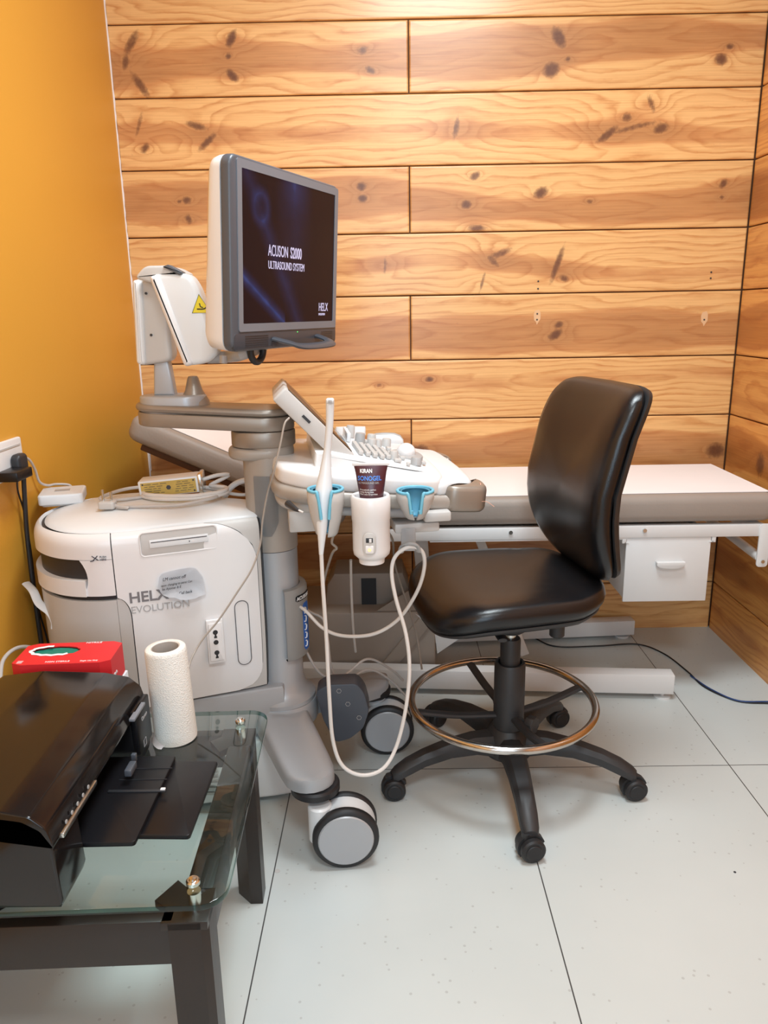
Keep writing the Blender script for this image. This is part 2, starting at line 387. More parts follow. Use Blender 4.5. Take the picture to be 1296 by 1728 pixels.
BZ = [-.03, .187, .403, .62, .834, 1.046, 1.269, 1.476, 1.690, 1.911, 2.127, 2.343, 2.56, 2.78]
KN = [ # x, z, half length, half width, angle(deg from x), strength
 (-.492,2.081,.020,.010,60,1),(-.505,2.03,.007,.006,0,.9),(-.496,1.974,.018,.009,-45,1),(-.817,2.075,.030,.010,55,.8),(-.842,2.019,.016,.008,75,.8),(-.80,1.95,.034,.010,-55,.8),
 (-.066,2.04,.012,.009,20,.7),(-.042,1.982,.014,.008,-30,.8),(.57,2.066,.024,.014,-60,1),(.549,1.972,.021,.016,20,1),(.602,2.002,.006,.005,0,.8),(1.101,1.993,.015,.013,0,1),(1.126,2.03,.009,.006,0,.9),
 (-.625,1.825,.028,.008,-15,.8),(-.593,1.775,.030,.008,40,.85),(-.816,1.833,.03,.005,70,.55),(-.803,1.76,.014,.008,50,.8),(.24,1.805,.028,.007,80,.7),(.745,1.775,.030,.009,35,.9),(.806,1.826,.012,.010,0,.8),(.92,1.79,.019,.011,20,.9),(.884,1.865,.022,.006,-65,.7),(.83,1.795,.06,.006,12,.6),
 (-.677,1.595,.011,.009,0,.9),(-.702,1.591,.006,.005,0,.7),(-.676,1.534,.008,.012,30,.8),(-.08,1.628,.012,.010,0,1),(-.077,1.59,.012,.009,0,1),(.305,1.654,.013,.009,30,.85),(.276,1.565,.013,.010,0,.95),(.314,1.488,.022,.008,0,.8),(.529,1.598,.018,.012,30,1),(.696,1.567,.007,.005,0,.7),(1.145,1.616,.012,.008,60,.9),(1.144,1.573,.006,.005,0,.8),
 (.594,1.365,.046,.008,72,.9),(.397,1.405,.03,.008,20,.7),(.37,1.38,.02,.007,-40,.7),(.335,1.31,.026,.004,75,.7),(-.004,1.368,.024,.004,85,.55),(.62,1.318,.013,.008,-30,.8),
 (.597,1.127,.020,.011,30,.95),(.608,1.161,.012,.008,20,.9),(.15,.978,.010,.007,0,.9),(-.032,.96,.007,.005,0,.5),(.113,.714,.026,.018,0,.95),(1.205,.701,.026,.02,0,1),(-.45,1.38,.02,.012,30,.6),(-.7,1.15,.015,.01,0,.7)]
def boards(name, u0, u1, joints, seed, mname, place, knots, res):
    """one plank wall: every plank is an island of one mesh; place(u, depth, z)"""
    rng = random.Random(seed); V = []; F = []; G = []; T = []; K = []; B = []
    for bi, (za, zb) in enumerate(zip(BZ, BZ[1:])):
        cuts = [u0] + ([joints] if (bi % 2 == (1 if True else 0)) and joints is not None else []) + [u1]
        for ua, ub in zip(cuts, cuts[1:]):
            g = .0022; a, b_, c, d = ua+g, ub-g, za+g, zb-g
            nu = max(3, int((b_-a)/res)); nv = max(3, int((d-c)/res))
            us = np.concatenate([[a, a, a+.002], np.linspace(a+.006, b_-.006, nu), [b_-.002, b_, b_]])
            vs = np.concatenate([[c, c, c+.002], np.linspace(c+.006, d-.006, nv), [d-.002, d, d]])
            dep_u = np.zeros(len(us)); dep_u[[0, -1]] = .011; dep_u[[1, -2]] = .0022
            dep_v = np.zeros(len(vs)); dep_v[[0, -1]] = .011; dep_v[[1, -2]] = .0022
            UU, VV = np.meshgrid(us, vs); DD = np.maximum(*np.meshgrid(dep_u, dep_v))
            vv = (VV-c)/(d-c)
            ph = [rng.uniform(0, 6.28) for _ in range(8)]
            straight = (bi % 2 == 0)
            vc = rng.uniform(.35, .65) + .10*np.sin(UU*2.1+ph[0]) + .04*np.sin(UU*5.3+ph[1])
            uc = rng.uniform(ua, ub); el = rng.uniform(.10, .22)
            if straight: Kn, el = rng.uniform(9, 15), rng.uniform(.08, .40)
            else: Kn, el = rng.uniform(5, 8), rng.uniform(.05, .14)
            gg = Kn*np.sqrt((vv-vc)**2 + ((UU-uc)*el)**2 + .002) + .5*np.sin(UU*9+vv*3+ph[2])*.6 + .25*np.sin(UU*17-vv*7+ph[3])
            bw = .27+.07*np.sin(UU*3+ph[4])+.03*np.sin(UU*11+ph[5])
            tn = 1/(1+np.exp(-(bw-np.abs(vv-vc))*28))
            tn = .12+.75*tn if not straight else .02+.52*1/(1+np.exp(-(.14-np.abs(vv-vc-.08*np.sin(UU*4+ph[6])))*40))
            kk = np.zeros_like(UU)
            for (kx, kz, L, W_, an, st) in knots:
                if not (c-.01 < kz < d+.01 and ua < kx < ub): continue
                ca, sa = cos(R(an)), sin(R(an)); dx, dz = UU-kx, VV-kz
                p = dx*ca+dz*sa; q = -dx*sa+dz*ca
                rr = np.sqrt((p/L)**2+(q/W_)**2)
                kk = np.maximum(kk, st*np.clip(1.5-rr*.85, 0, 1))
                s = max(L, W_)
                gg += 2.3*np.exp(-((dx/(s*2.6))**2+(dz/(s*1.3))**2))
                tn += .35*np.exp(-((dx/(s*3.5))**2+(dz/(s*1.5))**2))
            base = len(V); W = len(us)
            off = rng.uniform(-30, 30)
            for r_ in range(len(vs)):
                for q_ in range(W):
                    V.append(place(UU[r_, q_], DD[r_, q_], VV[r_, q_]))
            G.append(gg.ravel()); T.append(tn.ravel()); K.append(kk.ravel())
            B.append(np.stack([UU.ravel()+off, np.zeros(UU.size), VV.ravel()], 1))
            idx = base+np.arange(len(vs)*W).reshape(len(vs), W)
            F.append(np.stack([idx[:-1, :-1], idx[:-1, 1:], idx[1:, 1:], idx[1:, :-1]], -1).reshape(-1, 4))
    F = np.concatenate(F); me = bpy.data.meshes.new(name); V = np.array(V, np.float32)
    me.vertices.add(len(V)); me.vertices.foreach_set('co', V.ravel())
    me.loops.add(F.size); me.loops.foreach_set('vertex_index', F.ravel().astype(np.int32))
    me.polygons.add(len(F)); me.polygons.foreach_set('loop_start', np.arange(0, F.size, 4, dtype=np.int32))
    me.update(calc_edges=True)
    for nm, arr in (('grain', G), ('tone', T), ('knot', K)):
        at_ = me.attributes.new(nm, 'FLOAT', 'POINT'); at_.data.foreach_set('value', np.concatenate(arr).astype(np.float32))
    at_ = me.attributes.new('board', 'FLOAT_VECTOR', 'POINT'); at_.data.foreach_set('vector', np.concatenate(B).astype(np.float32).ravel())
    me.materials.append(M[mname]); o = bpy.data.objects.new(name, me); link(o, None); struct(o)
    return o
wb = boards('wall_back', XL, XR, .083, 7, 'wood', lambda u, d, z: (u, YB+d, z), KN, .006)
KR = [(2.5, .70, .02, .03, 0, .9), (2.2, .3, .02, .015, 0, .7), (2.45, 1.1, .015, .01, 0, .7), (2.55, 1.9, .015, .012, 0, .8), (2.2, .55, .02, .01, 0, .6)]
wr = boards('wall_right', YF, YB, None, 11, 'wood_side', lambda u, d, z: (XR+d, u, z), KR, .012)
for nm, lo, hi, par in (('backing', (XL, YB+.009, 0), (XR+.1, YB+.1, ZC), wb), ('backing', (XR+.009, YF, 0), (XR+.1, YB+.1, ZC), wr)):
    bm = bm_(); box(bm, [(a+b)/2 for a, b in zip(lo, hi)], [b-a for a, b in zip(lo, hi)]); obj(nm, bm, 'groove', par)
bm = bm_(); rng = random.Random(3); pts = []
z = 0.0
rings = []
while z < 2.74:
    wv = .0025+.0025*rng.random(); rings.append([(XL, YB-.004, z), (XL+wv, YB-.004, z), (XL+wv, YB, z), (XL, YB, z)]); z += .02
loft(bm, rings); struct(obj('trim_1', bm, 'paper'))
# small wall marks: screws and filler patches on the planks
for (mx_, mz_) in ((.53, 1.31), (.53, 1.285), (.53, 1.20), (.53, 1.18), (1.13, 1.33), (1.13, 1.31), (1.12, 1.17)):
    bm = bm_(); cyl(bm, (mx_, YB-.002, mz_), (mx_, YB+.001, mz_), .003, 10); tag(obj('screw_hole', bm, 'dark', wb))
for (mx_, mz_) in ((.53, 1.19), (1.12, 1.175)):
    bm = bm_(); rg = random.Random(5); prism(bm, [(mx_+.012*cos(a)*rg.uniform(.7, 1.2), mz_+.024*sin(a)*rg.uniform(.7, 1.2)) for a in [k*pi/6 for k in range(12)]], 0, .001, 0, Matrix(((1, 0, 0, 0), (0, 0, -1, YB), (0, 1, 0, 0), (0, 0, 0, 1))))
    obj('filler_patch', bm, mat('clear_glue_mark', (.72, .45, .25), .3), wb)

# ------------------------------------------------------------------ examination couch
couch = thing('examination_couch', 'long taupe examination couch on white steel frame along the pine wall', 'couch', (.4, 2.45, 0))
CY0, CY1, CT, CB = 2.205, 2.70, .668, .582
def cushion(bm, x0, x1, y0, y1, z0, z1, r):
    prism(bm, rrect(x0, y0, x1, y1, .035), z0, z1, r, seg=4)
bm = bm_(); cushion(bm, -.12, 1.165, CY0, CY1, CB, CT, .026); obj('mattress', bm, 'cushion', couch)
HL = .70; ha = R(24.5)
HM = Matrix.Translation((-.145, 0, CB-.004)) @ Matrix.Rotation(ha, 4, 'Y')
bm = bm_(); vs = prism(bm, rrect(-HL, CY0, -.005, CY1, .04), 0, .076, .024, seg=4); xf(bm, vs, HM); obj('head_section', bm, 'cushion', couch)
bm = bm_(); box(bm, (-.35, CY0+.25, -.012), (.6, .44, .02), .004); xf(bm, bm.verts, HM); obj('head_board', bm, 'groove', couch)
bm = bm_()
box(bm, (.525, CY0+.018, .556), (1.22, .03, .038), .003)
box(bm, (.525, CY1-.018, .556), (1.22, .03, .038), .003)
box(bm, (1.12, 2.45, .556), (.03, .46, .036), .003); box(bm, (.05, 2.45, .556), (.03, .46, .036), .003)
obj('side_rails', bm, 'bedwhite', couch)
for xx in (.395, .80):
    bm = bm_(); cyl(bm, (xx-.03, CY0+.002, .562), (xx-.03, CY0-.003, .562), .006, 12); obj('bolt', bm, 'steel', couch)
bm = bm_(); prism(bm, rrect(1.118, .440, 1.152, .577, .010), 0, .006, .001, frame_m((0, CY0+.006, 0), (1, 0, 0), (0, 0, 1))); br = obj('end_bracket', bm, 'bedwhite', couch)
bm = bm_(); cyl(bm, (1.136, CY0+.002, .458), (1.136, CY0-.004, .458), .006, 6); obj('bolt', bm, 'steel', br)
bm = bm_(); cyl(bm, (1.13, CY0+.006, .468), (1.13, CY1-.05, .488), .014, 16); obj('cross_tube', bm, 'bedwhite', couch)
# drawer
bm = bm_(); box(bm, (.848, 2.42, .436), (.250, .40, .20), .003)
dr = obj('drawer', bm, 'bedwhite', couch)
bm = bm_(); box(bm, (.848, 2.216, .436), (.258, .008, .214), .003); fr_ = obj('drawer_front', bm, 'bedwhite', dr)
bm = bm_(); out = [(-.043, .010)]+[(.043, .010)]+[(.043*cos(a), -.012*sin(a)) for a in [k*pi/10 for k in range(0, 11)]]
prism(bm, out, 0, .017, .003, frame_m((.855, 2.212, .452), (1, 0, 0), (0, 0, 1))); obj('drawer_handle', bm, 'bedwhite', dr)
for xx, s_ in ((.712, 1), (.984, -1)):
    bm = bm_(); box(bm, (xx, 2.40, .530), (.012, .38, .020), .001); box(bm, (xx+s_*.008, 2.40, .522), (.012, .38, .003)); obj('drawer_runner', bm, 'bedwhite', couch)
# under-frame
bm = bm_(); box(bm, (.40, 2.52, .495), (.58, .006, .08), .001); box(bm, (.42, 2.36, .535), (.6, .3, .004)); obj('under_panel', bm, 'bedwhite', couch)
bm = bm_(); box(bm, (.20, 2.33, .520), (.34, .012, .026), .001); ps = obj('perforated_strip', bm, 'bedcover', couch)
bm = bm_()
for k in range(11): box(bm, (.06+k*.026, 2.3235, .520), (.011, .003, .007))
obj('slots', bm, 'dark', ps)
def bar(name, x0, y0, x1, y1, z0, z1, wd, m='bedwhite'):
    L = math.hypot(x1-x0, y1-y0); a = math.atan2(y1-y0, x1-x0)
    bm = bm_(); box(bm, ((x0+x1)/2, (y0+y1)/2, (z0+z1)/2), (L, wd, z1-z0), .003, 2, Matrix.Rotation(a, 4, 'Z')); return obj(name, bm, m, couch)
bar('base_bar', -.30, 2.305, .897, 2.215, .020, .086, .05)
bar('base_bar', -.25, 2.62, .92, 2.695, .012, .07, .05)
for x_, y_ in ((.868, 2.216), (.88, 2.69), (-.2, 2.30), (-.2, 2.63)):
    bm = bm_(); lathe(bm, [(.012, .006), (.026, .006), (.026, .0), (.024, .0)][::-1], (x_, y_, 0), 20); cyl(bm, (x_, y_, .004), (x_, y_, .03), .006, 10); obj('levelling_foot', bm, 'bedwhite', couch)
bm = bm_()
box(bm, (-.08, 2.46, .155), (.45, .27, .21), .010)
cov = obj('mechanism_cover', bm, 'bedcover', couch)
bm = bm_(); prism(bm, [(-.225, .255), (.02, .255), (.06, .31), (.04, .37), (-.19, .37), (-.215, .33)], 0, .16, .008, frame_m((0, 2.56, 0), (1, 0, 0), (0, 0, 1))); up_ = obj('motor_housing', bm, 'bedcover', couch)
bm = bm_(); box(bm, (-.075, 2.398, .305), (.05, .004, .095)); obj('vent_slot', bm, 'dark', up_)
bm = bm_(); prism(bm, [(-.05, .262), (.16, .262), (.165, .375), (.13, .38)], 0, .004, 0, frame_m((0, 2.335, 0), (1, 0, 0), (0, 0, 1))); obj('side_plate', bm, 'bedcover', couch)
def beam(name, a, b, wd, th, m):
    a = Vector(a); b = Vector(b); bm = bm_(); d = b-a
    box(bm, (0, 0, 0), (wd, th, d.length), .003); xf(bm, bm.verts, Matrix.Translation((a+b)/2) @ frame_m((0, 0, 0), Vector((0, -1, 0)).cross(d.normalized()) , (0,0,1)).to_3x3().to_4x4() if False else Matrix.Translation((a+b)/2) @ Matrix.Rotation(math.atan2(d.x, d.z), 4, 'Y'))
    return obj(name, bm, m, couch)
beam('lift_arm', (-.02, 2.33, .06), (.24, 2.33, .40), .045, .03, 'bedcover')
beam('lift_arm', (.28, 2.42, .52), (.46, 2.42, .06), .03, .03, 'bedwhite')
beam('lift_arm', (.10, 2.5, .50), (.12, 2.5, .22), .05, .04, 'bedwhite')
bm = bm_(); bm.faces.new([bm.verts.new(p) for p in (at(700, 1035, 2.29), at(775, 1078, 2.27), at(738, 1103, 2.28), at(733, 1065, 2.29))]); obj('gusset_plate', bm, 'bedwhite', couch)
# paper sheet over the couch
hx = lambda s: HM @ Vector((-s, 0, .0775))
prof = [(1.15, CT+.001), (.9, CT+.001), (.6, CT+.0015), (.3, CT+.001), (.0, CT+.0015), (-.10, CT+.002)]
for s_ in (.02, .15, .3, .45, .6, .665): p = hx(s_); prof.append((p.x, p.z))
rg = random.Random(2); bm = bm_(); rings = []
for x_, z_ in prof:
    ys = [CY0+.030+rg.uniform(-.003, .003), CY0+.045, 2.45, CY1-.045, CY1-.03]
    rings.append([(x_, y_, z_+.0004+(.0014 if 0 < k < 4 else .0008)) for k, y_ in enumerate(ys)]+[(x_, y_, z_-.0002) for y_ in ys[::-1]])
loft(bm, rings)
tag(obj('paper_sheet', bm, 'paper'), 'white disposable paper sheet covering the top of the examination couch', 'paper sheet')

# ------------------------------------------------------------------ drafting chair
chair = thing('drafting_chair', 'black leatherette swivel chair with chrome foot ring in front of the couch', 'chair', (.30, 1.80, 0))
CC = Vector((.305, 1.80, 0))
def sup(n, k, tot):
    a = 2*pi*k/tot; c, s = cos(a), sin(a); return math.copysign(abs(c)**(2/n), c), math.copysign(abs(s)**(2/n), s)
yaw = R(192)
SM = Matrix.Translation((.288, 1.838, 0)) @ Matrix.Rotation(yaw, 4, 'Z')   # +x is the sitter's forward
def pad(bm, hw, hd, prof, n=3.4, tot=64, warp=None, mtx=None):
    rings = []
    for s_, z_ in prof:
        rings.append([Vector((hd*s_*sup(n, k, tot)[0], hw*s_*sup(n, k, tot)[1], z_)) for k in range(tot)])
    vs = loft(bm, rings)
    for v in vs:
        if warp: v.co = warp(v.co)
    if mtx is not None: xf(bm, vs, mtx)
    return vs
def seatwarp(c):
    t = max(0, (c.x-.08)/.16); c.z -= .038*t*t      # waterfall front
    c.y *= 1+.06*(c.x/.22)
    c.z += .016*(abs(c.y)/.22)**2 + (.02*max(0, (-c.x-.12)/.1))
    return c
SZ = .492
bm = bm_(); pad(bm, .232, .228, [(.88, SZ-.004), (.955, SZ), (.99, SZ+.012), (1, SZ+.026), (.985, SZ+.042), (.93, SZ+.053), (.82, SZ+.059), (.6, SZ+.061), (.3, SZ+.0605), (.05, SZ+.060)], warp=seatwarp, mtx=SM)
seat = obj('seat', bm, 'leather', chair, 50)
bm = bm_(); pad(bm, .226, .222, [(.75, SZ-.018), (.93, SZ-.016), (.975, SZ-.008), (.975, SZ-.003), (.9, SZ-.001)], warp=seatwarp, mtx=SM); obj('seat_shell', bm, 'chairplastic', chair, 50)
# backrest: local x fwd, y side, z up, built lying then stood up
BKC = Vector((-.228, 0, .795)); BKH = .247; BKW = .214
def backpad(bm, prof, hw, hh):
    rings = []
    for s_, x_ in prof:
        r_ = []
        for k in range(64):
            a, b = sup(8 if 0 <= k <= 32 else 3.0, k, 64)
            y, z_ = hw*s_*a, hh*s_*b
            y *= 1+.02*max(0, z_/hh)                      # narrower at the top
            x = x_ + .035*math.cos(z_/hh*1.5-.1*0)*1.0 - .028*(z_/hh) - .02*(z_/hh)**2 + .38*y*y*1.2
            if z_ < 0: x -= .030*(z_/hh)**2
            r_.append(Vector((x, y, z_)))
        rings.append(r_)
    vs = loft(bm, rings); xf(bm, vs, SM @ Matrix.Translation(BKC)); return vs
bm = bm_(); backpad(bm, [(.90, -.012), (.97, -.006), (1, .006), (.99, .020), (.95, .032), (.86, .040), (.6, .045), (.3, .046), (.04, .046)], BKW, BKH); obj('backrest', bm, 'leather', chair, 50)
bm = bm_(); backpad(bm, [(.3, -.040), (.86, -.036), (.965, -.026), (.985, -.014), (.96, -.011)], BKW, BKH); obj('back_shell', bm, 'chairplastic', chair, 50)
bm = bm_(); tube(bm, [SM @ Vector(p) for p in ((-.05, 0, .462), (-.17, 0, .458), (-.245, 0, .50), (-.262, 0, .60), (-.262, 0, .72))], .02, 12, flat=(1.5, .6)); obj('back_bracket', bm, 'chairplastic', chair)
bm = bm_(); box(bm, (0, 0, .455), (.22, .13, .035), .012, 3, None); box(bm, (.03, -.0, .463), (.30, .05, .02), .006); xf(bm, bm.verts, SM @ Matrix.Translation((-.02, 0, 0))); mech = obj('tilt_mechanism', bm, 'chairplastic', chair)
p = at(940, 1062, 1.77); bm = bm_(); cyl(bm, p+Vector((0, 0, -.018)), p+Vector((0, 0, .02)), .019, 20, bev=.003); obj('knob', bm, 'chairplastic', chair)
p = at(778, 1070, 1.72); bm = bm_(); tube(bm, [SM @ Vector((.03, .05, .458)), SM @ Vector((.06, .13, .462)), SM @ Vector((.07, .19, .466))], .007, 10, flat=(1.6, .7)); obj('lever', bm, 'chairplastic', chair)
bm = bm_(); lathe(bm, [(.018, .43), (.040, .437), (.046, .445), (.040, .455), (.02, .462)], (CC.x, CC.y, 0), 28); cyl(bm, (CC.x, CC.y, .40), (CC.x, CC.y, .45), .014, 16); obj('gas_lift', bm, 'steel', chair); 
bm = bm_(); lathe(bm, [(.034, .445), (.046, .441), (.046, .43), (.03, .418), (.02, .414)][::-1], (CC.x, CC.y, 0), 28); obj('dust_cover', bm, 'chairplastic', chair)
bm = bm_(); lathe(bm, [(.026, .27), (.026, .395), (.024, .40), (.016, .401)], (CC.x, CC.y, 0), 28); obj('upper_sleeve', bm, 'chairplastic', chair)
bm = bm_(); lathe(bm, [(.040, .13), (.040, .328), (.037, .333), (.031, .333), (.031, .322), (.026, .322)], (CC.x, CC.y, 0), 32); obj('lower_sleeve', bm, 'chairplastic', chair)
RC = Vector((.287, 1.80, .223)); RR = .238
bm = bm_(); tube(bm, [RC+Vector((RR*cos(a), RR*sin(a), 0)) for a in [2*pi*k/48 for k in range(48)]], .0105, 14, closed=True, smooth=2); frg = obj('foot_ring', bm, 'chrome', chair)
for a in (18, 105, 192, 288):
    a = R(a); d = Vector((cos(a), sin(a), 0)); e = RC+d*(RR-.006)
    bm = bm_(); st_ = CC+d*.03+Vector((0, 0, .185)); mid = (st_+e)/2+Vector((0, 0, -.008)); tube(bm, [st_, mid, e+Vector((0, 0, -.004))], .011, 10, flat=(1.1, .75), smooth=6); obj('ring_spoke', bm, 'chairplastic', chair)
bm = bm_(); kp = CC+Vector((.048, -.062, .185)); prism(bm, [((.024 if k % 2 else .020)*cos(2*pi*k/16), (.024 if k % 2 else .020)*sin(2*pi*k/16)) for k in range(16)], -.011, .011, .002, Matrix.Translation(kp) @ orient((.75, -.65, .05)))
cyl(bm, kp-Vector((.04, -.045, 0)), kp, .007, 10); obj('clamp_knob', bm, 'chairplastic', chair)
BA = [-90, -18.5, 54, 126, 196]
bm = bm_(); lathe(bm, [(.035, .065), (.062, .075), (.066, .10), (.055, .135), (.042, .150), (.03, .152)], (CC.x, CC.y, 0), 32); hub = obj('base_hub', bm, 'chairplastic', chair)
rg = random.Random(4)
CP = [(.309, 1.482), (.612, 1.700), (.495, 2.055), (.127, 2.064), (.000, 1.712)]
swiv = [20, 10, 30, 60, 5]
for k, (x_, y_) in enumerate(CP):
    d = Vector((x_, y_, 0))-CC; L = d.length; d.normalize(); s_ = Vector((-d.y, d.x, 0))
    bm = bm_(); rings = []
    for t, zz, hw, hh in ((.04, .108, .034, .030), (.10, .118, .029, .024), (.17, .115, .026, .019), (.24, .100, .023, .017), (.285, .083, .022, .017), (.315, .068, .020, .014), (.326, .062, .015, .009)):
        c_ = CC+d*(t*L/.32)+Vector((0, 0, zz)); r_ = []
        for (a, b) in ((-1, -.9), (-.55, -1), (.55, -1), (1, -.9), (1, .25), (.6, .9), (0, 1), (-.6, .9), (-1, .25)): r_.append(c_+s_*hw*a+Vector((0, 0, hh*b)))
        rings.append(r_)
    loft(bm, rings); arm = obj('base_arm', bm, 'chairplastic', chair, 40)
    # twin wheel caster
    a = R(swiv[k]); ax = Vector((sin(a)*.5, -cos(a), 0)).normalized(); roll = Vector((-ax.y, ax.x, 0)) if k != 4 else Vector((ax.y, -ax.x, 0))
    if k == 4: roll = -roll
    cc = Vector((x_, y_, .029))
    bm = bm_(); cyl(bm, (x_-roll.x*.012, y_-roll.y*.012, .03), (x_-roll.x*.012, y_-roll.y*.012, .064), .010, 12)
    rings = []
    for side in (-.008, .008):
        rings.append([cc+ax*side+roll*(.0335*cos(t))+Vector((0, 0, .0335*sin(t))) for t in [R(20+200*q/14) for q in range(15)]]+[cc+ax*side-roll*.012+Vector((0, 0, -.008)), cc+ax*side+roll*.012+Vector((0, 0, -.005))])
    loft(bm, rings); cs = obj('caster', bm, 'chairplastic', chair)
    for sd in (-1, 1):
        bm = bm_(); cyl(bm, cc+ax*sd*.0085, cc+ax*sd*.027, .029, 28, bev=.004); lathe(bm, [(.018, 0), (.019, .001), (.017, .0025)], cc+ax*sd*.027, 24, orient(ax*sd)); obj('wheel', bm, 'rubber', cs)

# ------------------------------------------------------------------ ultrasound machine
us = thing('ultrasound_machine', 'white and grey ultrasound scanner cart with screen on an arm beside the orange wall', 'ultrasound machine', (-.45, 1.775, 0))
PL = [(-.300, 1.690), (-.345, 1.668), (-.45, 1.628), (-.56, 1.583), (-.65, 1.562), (-.74, 1.585), (-.815, 1.66), (-.850, 1.775), (-.815, 1.89), (-.74, 1.955), (-.65, 1.978), (-.56, 1.96), (-.45, 1.915), (-.345, 1.878), (-.300, 1.86)]
PC = cr([(x, y, 0) for x, y in PL], 12); cum = [0]
for a, b in zip(PC, PC[1:]): cum.append(cum[-1]+(b-a).length)
TOT = cum[-1]
def plan(s):
    s = max(0, min(TOT-1e-6, s))
    import bisect
    i = min(bisect.bisect_right(cum, s)-1, len(PC)-2); t = (s-cum[i])/(cum[i+1]-cum[i]); p = PC[i].lerp(PC[i+1], t)
    a = PC[max(0, i-1)]; b = PC[min(len(PC)-1, i+2)]; d = (b-a).normalized(); return p, Vector((d.y, -d.x, 0))*(-1)
def sx_(X):
    for i, p in enumerate(PC):
        if p.x <= X: return cum[i]
def offz(z):
    o = 0
    if z > .725: o -= .022*(1-math.sqrt(max(0, 1-((z-.725)/.034)**2)))
    if z < .5: o -= .012*((.5-z)/.17)**2
    return o
def outn(s):
    p, n = plan(s); c = Vector((-.55, 1.775, 0))
    return p, (n if n.dot(p-c) > 0 else -n)
def patch(bm, zs, f0, f1, N, d=0, th=.008):
    rows = []
    for z_ in zs:
        a, b = f0(z_), f1(z_); r_ = []
        for k in range(N+1):
            p, n = outn(a+(b-a)*k/N); r_.append(p+n*(offz(z_)+d)+Vector((0, 0, z_)))
        rows.append(r_)
    g0 = len(bm.faces)
    n0 = set(bm.faces); loft(bm, rows, False, False, closed=False)
    fs = [f for f in bm.faces if f not in n0]
    bmesh.ops.recalc_face_normals(bm, faces=fs)
    c = Vector((-.55, 1.775, .5)); f = fs[len(fs)//2]
    if f.normal.dot(f.calc_center_median()-c) < 0: bmesh.ops.reverse_faces(bm, faces=fs)
    bmesh.ops.solidify(bm, geom=fs, thickness=th)
def zr(a, b, n): return [a+(b-a)*k/n for k in range(n+1)]
ZT = .757
bm = bm_(); rings = []
for z_ in zr(.325, ZT-.006, 16):
    rings.append([outn(TOT*k/80)[0]+outn(TOT*k/80)[1]*(offz(z_)-.009)+Vector((0, 0, z_)) for k in range(81)])
loft(bm, rings); core = obj('inner_core', bm, 'dark', us)
# side panel
def f_front(z):
    s = sx_(-.312)
    if z > .655: u = min(1, (z-.655)/.102); s += .115*(1-math.sqrt(max(0, 1-u*u)))
    if z < .39: u = min(1, (.39-z)/.06); s += .06*(1-math.sqrt(max(0, 1-u*u)))
    return s
s_mid = sx_(-.604)
def f_mid(z): return s_mid-.0012
def f_mid_lo(z):
    u = max(0, min(1, (z-.56)/.05)); return s_mid-.0012-.027*math.sqrt(max(0, 1-u*u)) if z < .61 else s_mid-.0012
bm = bm_(); patch(bm, zr(.330, .38, 5)+zr(.39, .55, 6)+zr(.56, .612, 10)+zr(.62, .73, 6)+zr(.735, ZT, 6), f_front, f_mid_lo, 40)
sp = obj('side_panel', bm, 'white', us, 50)
bm = bm_(); patch(bm, zr(.335, .55, 6)+zr(.556, .608, 10), lambda z: f_mid_lo(z)+.0022, lambda z: s_mid+.0005, 6, d=-.001); obj('side_strip', bm, 'ltgrey', us, 50)
s_slot = sx_(-.668); s_b2 = TOT-sx_(-.604)
bm = bm_(); patch(bm, zr(.702, .73, 4)+zr(.735, ZT, 6), lambda z: s_mid+.0012, lambda z: s_b2, 80)
patch(bm, zr(.618, .701, 8), lambda z: s_mid+.0012, lambda z: s_slot+.014*((z-.66)/.04)**2-.01, 8); obj('rear_cover', bm, 'white', us, 50)
bm = bm_(); patch(bm, zr(.618, .655, 6), lambda z: s_slot-.004, lambda z: TOT-s_slot, 60, d=.004, th=.014); obj('rear_handle', bm, 'white', us, 50)
bm = bm_(); patch(bm, zr(.30, .606, 12), lambda z: s_mid+.0012, lambda z: s_b2, 80, d=-.001); obj('rear_lower_cover', bm, 'ltgrey', us, 50)  # same plastic as the white covers; the grey colour stands in for shade
bm = bm_(); patch(bm, zr(.60, .71, 4), lambda z: s_slot, lambda z: TOT-s_slot, 50, d=-.055, th=.004); obj('handle_recess', bm, 'bronze', us, 50)
bm = bm_(); patch(bm, zr(.330, .73, 12)+zr(.735, ZT, 6), lambda z: .004, lambda z: f_front(z)-.002, 14, d=-.002); obj('front_cover', bm, 'ltgrey', us, 50)
# far side panel
bm = bm_(); patch(bm, zr(.330, .73, 12)+zr(.735, ZT, 6), lambda z: s_b2+.002, lambda z: TOT-.01, 40); obj('side_panel', bm, 'white', us, 50)
# top cover (domed lid)
def inside(s, d):
    p, n = outn(s); return p+n*d
bm = bm_(); rings = []; cen = Vector((-.56, 1.775, 0))
lid = [inside(TOT*k/96, -.026) for k in range(97)]
for q, dz in ((1, 0), (.992, .003), (.96, .007), (.85, .014), (.65, .022), (.4, .028), (.15, .030), (.02, .030)):
    rings.append([cen.lerp(p, q)+Vector((0, 0, ZT-.003+dz)) for p in lid])
loft(bm, rings); lidob = obj('top_cover', bm, 'white2', us, 50)
